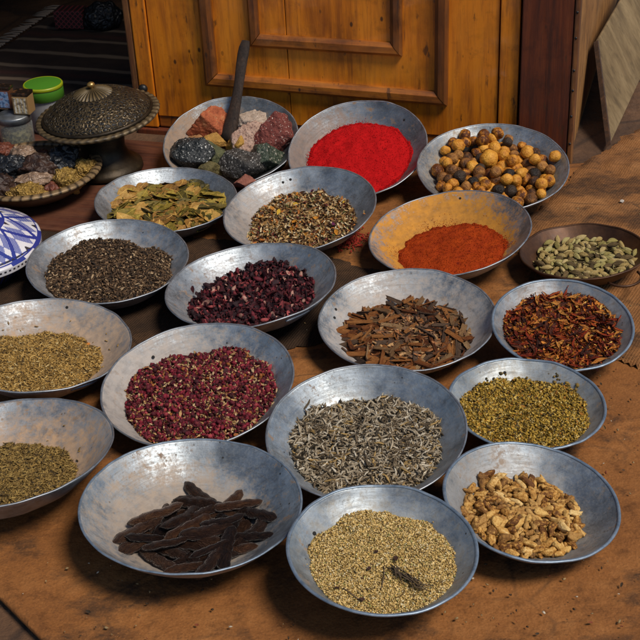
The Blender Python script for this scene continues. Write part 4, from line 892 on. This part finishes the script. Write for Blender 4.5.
# board leaning on the cabinet's side
nrm = np.array([.95193, -.30632, 0]); pc = np.array([DL.x, DL.y, 0])+1.012*np.array([.95193, -.30632, 0]); 
B0 = gp(611, 143, .005); B1d = gp(640, 80, .005)-B0; B1d /= np.linalg.norm(B1d)
dT = ray(598, 40); tT = ((pc+nrm*.012-CAM)@nrm)/(dT@nrm); T0 = CAM+dT*tT
e_u = T0-B0; e_v = B1d; bnr = np.cross(e_v, e_u); bnr /= np.linalg.norm(bnr)
if bnr@nrm < 0: bnr = -bnr
def bpt(u, v, w_): return B0+e_u*u+e_v*v-bnr*w_
ud = e_u/np.linalg.norm(e_u); ey = np.cross(ud, bnr)     # board plane axes
bm = bmesh.new(); vs = [bm.verts.new(Vector(bpt(u, v+.0*u, w_))) for w_ in (0, .008) for (u, v) in ((0, 0), (0, .9), (1, .95), (1, 0))]
for q in ((0, 1, 2, 3), (7, 6, 5, 4), (0, 4, 5, 1), (1, 5, 6, 2), (2, 6, 7, 3), (3, 7, 4, 0)): bm.faces.new([vs[k] for k in q])
bmesh.ops.bevel(bm, geom=list(bm.edges), offset=.002, segments=1, affect='EDGES')
BWM = wood('pale_board', (.075, .046, .018), (.165, .108, .046), (.25, .175, .085), 'Z', .35, .75, .6, False, 0)
lb = obj('leaning_board', bm_mesh('leaning_board', bm, BWM), None, 'pale weathered wooden board leaning against the cabinet side', 'board')
bm = bmesh.new(); vs = [bm.verts.new(Vector(bpt(u, v, w_))) for w_ in (-.0015, .0095) for (u, v) in ((0, -.012), (0, -.001), (1, -.001), (1, -.012))]
for q in ((0, 1, 2, 3), (7, 6, 5, 4), (0, 4, 5, 1), (1, 5, 6, 2), (2, 6, 7, 3), (3, 7, 4, 0)): bm.faces.new([vs[k] for k in q])
obj('dark_edge', bm_mesh('dark_edge', bm, wood('board_edge', (.02, .010, .006), (.05, .024, .012), (.12, .05, .02), 'Z', 2, .6, .4)), lb)

# scoop standing in the mineral bowl, leaning on the door
dn = np.array([-.30632, -.95193, 0]); pd = np.array([DL.x, DL.y, 0])+dn*.026
dS = ray(247, 41); TS = CAM+dS*(((pd-CAM)@dn)/(dS@dn)); BS = np.array(on_bowl('rocks', 229, 133, .034))
pth = [Vector(BS+(TS-BS)*s) + Vector((.003*math.sin(s*5), 0, .004*math.sin(s*3.1))) for s in np.linspace(-.08, 1.0, 15)]
V, Fc = tube(pth, [.019, .0185, .0175, .016, .0145, .0135, .0125, .0120, .0120, .0125, .013, .0135, .014, .0135, .010], 14, .6)
HS = obj('wooden_scoop', mesh('wooden_scoop', V, Fc, wood('scoop_dark', (.007, .004, .003), (.020, .010, .006), (.05, .025, .013), 'Z', 2, .75, .4, False, 0)), None, 'dark wooden scoop handle standing in the mineral bowl against the door', 'scoop')

# ------------------------------------------------------------------ left corner: basket, dish, jars, tagine
def at(px, py, z): return Vector(gp(px, py, z))
BR_ = NT('bronze_dark'); c = BR_.co(); n1 = BR_.noise(c, 30, 5, .6); v1 = BR_.vor(c, 85, 'DISTANCE_TO_EDGE')
BR_.p(col=BR_.ramp(n1, [(.3, (.014, .010, .006)), (.6, (.04, .027, .014)), (.8, (.09, .06, .028))]), metal=.6, rough=.48, nor=BR_.bump(n1, .4, .003))
FIL = NT('bronze_filigree'); c = FIL.co(); n1 = FIL.noise(c, 25, 4); x, y, z = FIL.xyz(c)
v1 = FIL.vor(FIL.map(c, (1, 1, 1.4)), 105, 'DISTANCE_TO_EDGE'); v2 = FIL.vor(c, 120, 'DISTANCE_TO_EDGE'); mk = FIL.ramp(v1, [(.10, 1), (.22, 0)])
FIL.p(col=FIL.mix(mk, (.006, .005, .004), FIL.ramp(n1, [(.3, (.035, .026, .015)), (.7, (.10, .072, .038))])), metal=FIL.math('MULTIPLY', mk, .6), rough=.45, nor=FIL.bump(FIL.math('ADD', mk, v2), .8, .004))
GOLD = NT('brass_worn'); GOLD.p(col=(.48, .30, .10), metal=.8, rough=.32)
ROPE = NT('rope_edge'); c = ROPE.co(); ROPE.p(col=ROPE.mix(1., ROPE.attr(), ROPE.ramp(ROPE.noise(c, 60, 4), [(.3, .5), (.7, 1.2)]), 'MULTIPLY'), metal=.25, rough=.5)
# lidded dish
dc = at(106, 169, .012); Rd = .148; zr = .135
dish = empty('lidded_dish', dc, 'dark bronze pedestal dish with pierced domed lid and rope edge', 'dish')
tl = Matrix.Scale(.94, 4) @ Matrix.Rotation(R_(-4), 4, 'Y') @ Matrix.Rotation(R_(3), 4, 'X')
V, Fc = lathe([(.0005, .004), (.08, .0), (.087, .004), (.085, .015), (.07, .024), (.058, .036), (.05, .055), (.052, .08), (.07, .1), (.0005, .104)], 48)
obj('pedestal', mesh('pedestal', V, Fc, BR_.m), dish)
def scal(r, z, a): k = .5+.5*math.cos(46*a); e = max(0, (r-.125)/.023); return r+.002*k*min(1, e), z+.0016*k*min(1, e)
V, Fc = lathe([(.0005, .1), (.06, .104), (.1, .118), (.126, .132), (.134, .137), (.146, .137), (.149, .133), (.145, .128), (.12, .122), (.06, .096), (.0005, .092)], 276, scal)
cols = []
for v in V:
    a = math.atan2(v[1], v[0]); r = math.hypot(v[0], v[1]); k = .5+.5*math.cos(46*a+ (r-.13)*120); cols.append((.16*k+.03, .115*k+.02, .06*k+.010) if r > .128 else (.06, .04, .02))
obj('plate', mesh('plate', [tl @ Vector((v[0], v[1], v[2]-.12)) + Vector((0, 0, .12)) for v in V], Fc, ROPE.m, cols=cols), dish)
def lidm(V): return [tl @ Vector((v[0], v[1], (v[2] if v[2] < .146 else .146+(v[2]-.146)*.60)-.12)) + Vector((0, 0, .12)) for v in V]
V, Fc = lathe([(.128, .137), (.130, .140), (.127, .148), (.119, .160), (.106, .176), (.088, .193), (.066, .209), (.042, .221)], 96)
lid = obj('lid', mesh('lid', lidm(V), Fc, FIL.m), dish)
V, Fc = lathe([(.1275, .135), (.1335, .137), (.1345, .141), (.1305, .145), (.1265, .1435)], 96, None, True); obj('lid_band', mesh('lid_band', lidm(V), Fc, BR_.m), lid)
def rib(r, z, a): return r*(1+.035*math.cos(28*a)), z+.0012*math.cos(28*a)*(r > .008)
V, Fc = lathe([(.046, .2185), (.044, .2225), (.036, .229), (.026, .235), (.015, .239), (.008, .241), (.0005, .2415)], 224, rib)
cols = []
for v in V:
    a = math.atan2(v[1], v[0]); k = .5+.5*math.cos(28*a); cols.append((.11*k+.022, .075*k+.015, .03*k+.006))
obj('ribbed_cap', mesh('ribbed_cap', lidm(V), Fc, ROPE.m, cols=cols), lid)
V, Fc = lathe([(.0045, .239), (.004, .246), (.008, .251), (.0095, .257), (.008, .263), (.003, .2675), (.0004, .268)], 24); obj('finial', mesh('finial', lidm(V), Fc, GOLD.m), lid)
# basket / gadrooned brass bowl with parcels
bc = at(34, 192, .012); Rb = .157
CB = NT('basket_brown'); c = CB.co(); n1 = CB.noise(c, 16, 5); CB.p(col=CB.ramp(n1, [(.3, (.06, .032, .015)), (.7, (.17, .095, .045))]), rough=.5, metal=.3, nor=CB.bump(n1, .3, .003))
bas = empty('striped_rim_bowl', bc, 'wide brown bowl with a striped flat rim holding wrapped parcels', 'bowl')
V, Fc = lathe([(.0005, .004), (.06, 0), (.1, .01), (.13, .032), (.142, .052), (.139, .053), (.125, .036), (.095, .016), (.0005, .012)], 90); obj('body', mesh('body', V, Fc, CB.m), bas)
NS = 46
def rims(r, z, a): k = abs(math.sin(NS/2*a+(r-.14)*40)); return r, z+.0003*k
V, Fc = lathe([(.137, .0505), (.139, .056), (.148, .0585), (.157, .057), (.159, .053), (.155, .050), (.143, .0475)], NS*8, rims, True)
cols = []
for v in V:
    a = math.atan2(v[1], v[0]); r = math.hypot(v[0], v[1]); k = abs(math.sin(NS/2*a+(r-.14)*40)); k = min(1, k*1.7)**3; cols.append((.25*k+.022, .165*k+.013, .08*k+.007))
obj('rim', mesh('rim', V, Fc, ROPE.m, cols=cols), bas)
def bagmat(name, c0, c1, rough, metal=0., scale=50, tr=0.):
    t = NT(name); c = t.co(); n = t.noise(c, scale, 5, .6); v = t.vor(c, scale*1.3, 'DISTANCE_TO_EDGE'); t.p(col=t.ramp(n, [(.3, c0), (.7, c1)]), rough=rough, metal=metal, trans=tr, nor=t.bump(t.math('ADD', n, v), .9, .008)); return t.m
BLKB = bagmat('black_plastic', (.006, .007, .009), (.02, .022, .026), .3); GLD = bagmat('gold_wrap', (.10, .05, .008), (.55, .34, .08), .35, .35, 110); PNK = bagmat('pink_plastic', (.13, .075, .045), (.38, .26, .18), .22, 0, 60, .1); BRB = bagmat('brown_lump', (.016, .008, .006), (.055, .024, .014), .5); RED = bagmat('red_wrap', (.07, .018, .01), (.18, .05, .025), .5)
def parcel(px, py, z, w_, d_, h_, m, lab, s, rz=0.):
    bm = ico(4)
    for v in bm.verts:
        d = v.co.normalized(); k = .85+.32*nz(d.x*1.7, d.y*1.7, d.z*1.7+s*3)+.30*abs(nz(d.x*4, d.y*4, d.z*4+s))+.14*abs(nz(d.x*9, d.y*9, d.z*9+s)); v.co = Vector((d.x*w_*k, d.y*d_*k, d.z*h_*k))*(2.6/F/2*1.28)
    o = obj('wrapped_parcel', bm_mesh('wrapped_parcel', bm, m, True), None, lab, 'parcel', 'wrapped parcels in the striped bowl', mw=Matrix.Translation(at(px, py, z)) @ Matrix.Rotation(rz, 4, 'Z')); return o
parcel(63, 160, .075, 30, 26, 26, BLKB, 'black plastic bag on top of the parcels by the bronze dish', 1, .4)
parcel(85, 168, .062, 22, 19, 18, GLD, 'gold wrapped lump nearest the striped rim beside the green leaves', 2)
parcel(67, 182, .055, 26, 22, 24, GLD, 'rough gold wrapped lump below the black bag', 3)
parcel(28, 193, .050, 36, 20, 18, GLD, 'long gold wrapped lump at the front rim', 4, .1)
parcel(33, 180, .066, 34, 16, 12, PNK, 'pinkish clear plastic packet with a white twist', 5, .15)
parcel(24, 155, .080, 28, 18, 16, PNK, 'pinkish clear packet at the back beside the glass jar', 6, -.2)
parcel(40, 168, .066, 40, 28, 24, BRB, 'dark brown lump in the middle of the parcels', 7)
parcel(12, 168, .066, 30, 26, 24, BLKB, 'black packet below the rear pinkish packet', 8)
parcel(4, 188, .058, 24, 22, 24, BRB, 'brown lump at the picture edge by the tagine', 9)
parcel(52, 190, .050, 14, 12, 14, RED, 'small red wrapped sweet between two gold lumps', 10)
parcel(2, 150, .078, 22, 20, 14, RED, 'red-brown wrapped lump at the far end of the bowl', 11)
parcel(42, 155, .070, 16, 14, 10, RED, 'small rusty red lump behind the black bag', 12)
# glass jar with box tins on it
GLS = NT('jar_glass'); GLS.p(col=(.85, .88, .86), rough=.08, trans=.92, ior=1.45)
LID = NT('tin_lid'); n_ = LID.noise(LID.co(), 60, 4); LID.p(col=LID.ramp(n_, [(.3, (.12, .13, .14)), (.7, (.3, .32, .34))]), metal=.8, rough=.42, nor=LID.bump(n_, .2, .001))
jc = at(20, 151, .012)
jar = empty('glass_jar', jc, 'clear glass jar of dried herbs with a grey tin lid', 'jar')
V, Fc = lathe([(.0005, .003), (.036, .0), (.040, .006), (.040, .072), (.037, .080), (.037, .083), (.0345, .083), (.0345, .079), (.0375, .071), (.0375, .008), (.034, .0045), (.0005, .0055)], 48); obj('body', mesh('body', V, Fc, GLS.m), jar)
V, Fc = lathe([(.0385, .078), (.0395, .0785), (.0395, .092), (.038, .0945), (.0005, .0945)], 48); obj('lid', mesh('lid', V, Fc, LID.m), jar)
f_herb = NT('jar_herbs'); c = f_herb.co(); v = f_herb.vor(c, 160, out='Color'); f_herb.p(col=f_herb.ramp(v, [(.2, (.05, .04, .012)), (.5, (.24, .19, .07)), (.8, (.40, .33, .15))]), rough=.9, nor=f_herb.bump(f_herb.vor(c, 160), 1, .006))
V, Fc = lathe([(.0005, .006), (.0335, .007), (.0365, .011), (.0365, .056), (.03, .060), (.015, .057), (.0005, .061)], 36); hb = obj('jar_herb', mesh('jar_herb', V, Fc, f_herb.m), None, 'tan-green dried herbs inside the glass jar', 'herbs', None, 'stuff'); hb.location = jc
def tinbox(px, py, w_, h_, body, lab, pic):
    p = at(px, py, .0); dd = ray(px, py); zz = jc.z+.0965; p = Vector(CAM+dd*((zz-H)/dd[2]))
    o = empty('small_box', p, lab, 'box', 'small boxes on the jar lid', rz=-.25)
    obj('body', bm_mesh('body', box_vf(-w_/2, w_/2, -w_*.42, w_*.42, 0, h_, .0015), body), o)
    obj('top', bm_mesh('top', box_vf(-w_/2-.001, w_/2+.001, -w_*.43, w_*.43, h_+.0004, h_+.008, .0015), BXT), o)
    obj('picture_panel', bm_mesh('picture_panel', box_vf(-w_*.40, w_*.40, -w_*.42-.0012, -w_*.42-.0003, h_*.08, h_*.92), pic), o)
BXT = NT('box_black_top'); n_ = BXT.noise(BXT.co(), 80, 3); BXT.p(col=BXT.ramp(n_, [(.5, (.012, .008, .006)), (.7, (.12, .05, .02))]), rough=.35)
BX1 = NT('box_gold'); BX1.p(col=(.28, .17, .07), rough=.4); BX2 = NT('box_rust'); BX2.p(col=(.10, .035, .02), rough=.4)
PI1 = NT('picture_arches'); c = PI1.co(); wv = PI1.wave(c, 38, 1.5, 30); n_ = PI1.noise(c, 150, 4); PI1.p(col=PI1.mix(PI1.ramp(n_, [(.45, 0), (.6, .8)]), PI1.ramp(wv, [(.3, (.5, .38, .2)), (.6, (.6, .55, .45))]), (.06, .035, .02)), rough=.35)
PI2 = NT('picture_blue'); c = PI2.co(); n_ = PI2.noise(c, 80, 4); PI2.p(col=PI2.ramp(n_, [(.4, (.04, .09, .2)), (.55, (.2, .32, .5)), (.7, (.25, .08, .04))]), rough=.35)
tinbox(25, 112, .040, .044, BX1.m, 'small gold box with a pale picture panel and black top', PI1.m)
tinbox(8, 107, .030, .046, BX2.m, 'small rust-brown box with a blue picture panel', PI2.m)
# jar with green lid
gc = at(50, 128, .012)
gj = empty('plastic_jar', gc, 'clear plastic jar with a bright lime green lid', 'jar'); gj.scale = (1, 1, 1.42)
PLS = NT('jar_plastic'); PLS.p(col=(.6, .6, .62), rough=.25, trans=.7)
V, Fc = lathe([(.0005, .002), (.040, 0), (.044, .006), (.044, .058), (.042, .062), (.0395, .061), (.0415, .056), (.0415, .008), (.0005, .005)], 48); obj('body', mesh('body', V, Fc, PLS.m), gj)
GRN = NT('lid_green'); GRN.p(col=(.055, .185, .014), rough=.45); YEL = NT('lid_rim_lime'); YEL.p(col=(.25, .29, .008), rough=.4)
V, Fc = lathe([(.046, .058), (.0475, .0585), (.0475, .0755), (.047, .0765)], 64, lambda r, z, a: (r+.0004*math.cos(60*a), z)); gl = obj('lid', mesh('lid', V, Fc, GRN.m), gj)
V, Fc = lathe([(.047, .0766), (.0485, .077), (.0485, .081), (.0465, .083), (.0445, .0825)], 64); obj('rim', mesh('rim', V, Fc, YEL.m), gl)
V, Fc = lathe([(.0445, .0826), (.043, .0828), (.02, .0845), (.0005, .085)], 48); obj('top', mesh('top', V, Fc, GRN.m), gl)
# tagine: painted lid on its base
tc = at(-22, 279, .0); Rt = .132
CW = NT('glaze_white'); n_ = CW.noise(CW.co(), 30, 4); CW.p(col=CW.ramp(n_, [(.3, (.52, .50, .54)), (.7, (.68, .66, .68))]), rough=.22); CBL = NT('glaze_blue'); CBL.p(col=(.022, .035, .22), rough=.22); CBH = NT('glaze_hatched'); _c = CBH.co(); _w = CBH.math('MULTIPLY', CBH.wave(_c, 130, 1.5, 30, dirn='X'), CBH.wave(_c, 130, 1.5, 30, dirn='Y')); CBH.p(col=CBH.ramp(_w, [(.15, (.03, .05, .26)), (.5, (.45, .46, .6))]), rough=.22); CBD = NT('glaze_dark'); CBD.p(col=(.03, .026, .035), rough=.25)
def tl_pat(r, a, z):
    q = r/Rt
    if z < .014: return 2 if (int((a+7)/(2*math.pi)*84*2) % 2 == 0 and .005 < z < .011) else 0
    if .945 < q < .965: return 1
    if .5 < q <= .945:
        s = (q-.5)/.445; m_ = abs(((a/(2*math.pi)*9+s*.5) % 1)-.5)*2; n_2 = abs(((a/(2*math.pi)*9-s*.5) % 1)-.5)*2
        if m_ < .12 or n_2 < .12: return 1
        cell = (m_-.5)*(n_2-.5)
        if cell < 0: return 3
        if m_ > .82 and n_2 > .82: return 2
        return 0
    if .46 < q <= .5: return 1
    return 1 if int(a/(2*math.pi)*24) % 2 == 0 and q > .2 else 0
pr = [(Rt*.97, -.002), (Rt, .001)]+[(Rt, z) for z in np.linspace(.002, .014, 7)]+[(Rt*(1-s), .014+.062*math.sin(s*math.pi/2*.92)*1.0) for s in np.linspace(.02, .86, 90)]+[(Rt*.13, .085), (Rt*.17, .10), (Rt*.12, .112), (.0005, .115)]
V, Fc = lathe(pr, 504); mi = []
for q in Fc:
    cx_, cy_, cz_ = [sum(V[k][d] for k in q)/4 for d in range(3)]; mi.append(tl_pat(math.hypot(cx_, cy_), math.atan2(cy_, cx_), cz_))
tlz = .062
to = obj('painted_tagine', mesh('painted_tagine', V, Fc, [CW.m, CBL.m, CBD.m, CBH.m], midx=mi), None, 'white pottery tagine lid painted with a blue lattice', 'tagine lid', mw=Matrix.Translation((tc.x, tc.y+.02, tlz)) @ Matrix.Rotation(R_(3), 4, 'Y') @ Matrix.Rotation(R_(5), 4, 'X'))
V, Fc = lathe([(.0005, .002), (.07, 0), (.085, .006), (.105, .03), (.122, .066), (.126, .07), (.122, .071), (.1, .03), (.0005, .01)], 160); mi = []
for q in Fc:
    cx_, cy_, cz_ = [sum(V[k][d] for k in q)/4 for d in range(3)]; a = math.atan2(cy_, cx_); mi.append(1 if (int((a+7)*20)+int(cz_*260)) % 2 == 0 else 2)
tb = obj('painted_dish', mesh('painted_dish', V, Fc, [CW.m, CBL.m, CBD.m], midx=mi), None, 'dark blue patterned tagine base under the white lid', 'tagine base'); tb.location = (tc.x, tc.y+.02, .002)

# ------------------------------------------------------------------ dark shop inside
RUGM = NT('striped_rug'); c = RUGM.co(); x, y, z = RUGM.xyz(c); n1 = RUGM.noise(c, 18, 4); yy = RUGM.math('ADD', y, RUGM.math('MULTIPLY', RUGM.noise(c, 3, 2), .03))
s1 = RUGM.ramp(RUGM.math('FRACT', RUGM.math('MULTIPLY', yy, 9.5)), [(.0, 1), (.13, 1), (.2, 0), (.93, 0), (1, 1)]); s2 = RUGM.ramp(RUGM.math('FRACT', RUGM.math('MULTIPLY', yy, 3.17)), [(.0, 0), (.42, 0), (.5, .9), (.58, 0), (1, 0)])
RUGM.p(col=RUGM.mix(s1, RUGM.mix(s2, RUGM.ramp(n1, [(.3, (.02, .010, .007)), (.7, (.042, .021, .013))]), (.06, .018, .012)), (.19, .135, .09)), rough=.95, nor=RUGM.bump(RUGM.wave(c, 120, 0, dirn='Y'), .5, .004))
rl = Vector(gp(0, 50)); rgo = empty('striped_rug', (rl.x, rl.y, 0), 'dark brown rug with thin pale stripes on the shop floor', 'rug', rz=-.32)
RV_, RF = sheet([(0, -.42), (1.7, -.42), (1.7, .42), (0, .42)], .004, .006, .02, seed=2.); obj('weave', mesh('weave', RV_, RF, RUGM.m), rgo)
V, Fc = [], []
for k in range(54):
    y0 = -.40+k*.015+random.uniform(-.005, .005); v, fc = tube([(0.0, y0, .008), (-.03, y0+random.uniform(-.008, .008), .006), (-.055, y0+random.uniform(-.014, .014), .003)], [.003, .0026, .0012], 5); o = len(V); V += v; Fc += [tuple(i+o for i in q) for q in fc]
FRG = NT('fringe'); FRG.p(col=(.30, .23, .17), rough=.95); obj('fringe', mesh('fringe', V, Fc, FRG.m), rgo)
RBX = NT('red_lattice'); c = RBX.co(); d1 = RBX.wave(RBX.map(c, (1, 1, 1), (0, .78, 0)), 28, 0); d2 = RBX.wave(RBX.map(c, (1, 1, 1), (0, -.78, 0)), 28, 0); RBX.p(col=RBX.ramp(RBX.math('MAXIMUM', d1, d2), [(.75, (.025, .010, .009)), (.95, (.22, .035, .04))]), rough=.7)
bx = obj('patterned_box', bm_mesh('patterned_box', box_vf(-.045, .045, -.03, .03, .0, .055, .003), RBX.m), None, 'small dark red lattice-patterned box at the far end of the rug', 'box'); bx.location = tuple(gp(73, 26, .010)); bx.rotation_euler = (0, 0, -.2)
bm = ico(4)
for v in bm.verts:
    d = v.co.normalized(); k = 1+.18*nz(d.x*2, d.y*2, d.z*2)+.06*abs(nz(d.x*7, d.y*7, d.z*7)); v.co = Vector((d.x*.06*k, d.y*.045*k, max(-.5, d.z)*.05*k))
bg_ = obj('black_bag', bm_mesh('black_bag', bm, BLKB, True), None, 'crumpled black bag beside the patterned box on the rug', 'bag'); bg_.location = tuple(gp(102, 18, .034))
shop = empty('shop_building', (0, 4.5, 0), 'dark shop interior behind the open doorway', 'building')
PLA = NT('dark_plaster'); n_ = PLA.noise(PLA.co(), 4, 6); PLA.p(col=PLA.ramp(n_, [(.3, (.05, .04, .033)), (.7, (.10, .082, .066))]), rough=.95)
def wallbox(nm, *a):
    o = obj(nm, bm_mesh(nm, box_vf(*a), PLA.m), shop); o.location = (0, -4.5, 0)
wallbox('wall', -1.35, -1.25, 2.75, 5.4, -.02, 2.2); wallbox('wall', -1.249, 1.1, 5.3, 5.4, -.02, 2.2); wallbox('roof', -1.4, 1.1, 2.9, 5.5, 2.201, 2.3)
wallbox('wall', 1.02, 1.12, 4.15, 5.299, -.02, 2.2)
o = obj('added_lintel', bm_mesh('added_lintel', box_vf(-.95, -.066, -.06, .05, 1.15, 2.19), PLA.m), shop); o.parent = shop; o.matrix_parent_inverse = Matrix(); o.matrix_local = Matrix.Translation((DL.x, DL.y-4.5, 0)) @ Matrix.Rotation(DA, 4, 'Z')  # unseen low front wall, added to block sky light from the shop floor
o = obj('added_lintel', bm_mesh('added_lintel', box_vf(-.064, 1.0, .03, .09, 1.902, 2.195), PLA.m), shop); o.matrix_local = Matrix.Translation((DL.x, DL.y-4.5, 0)) @ Matrix.Rotation(DA, 4, 'Z')
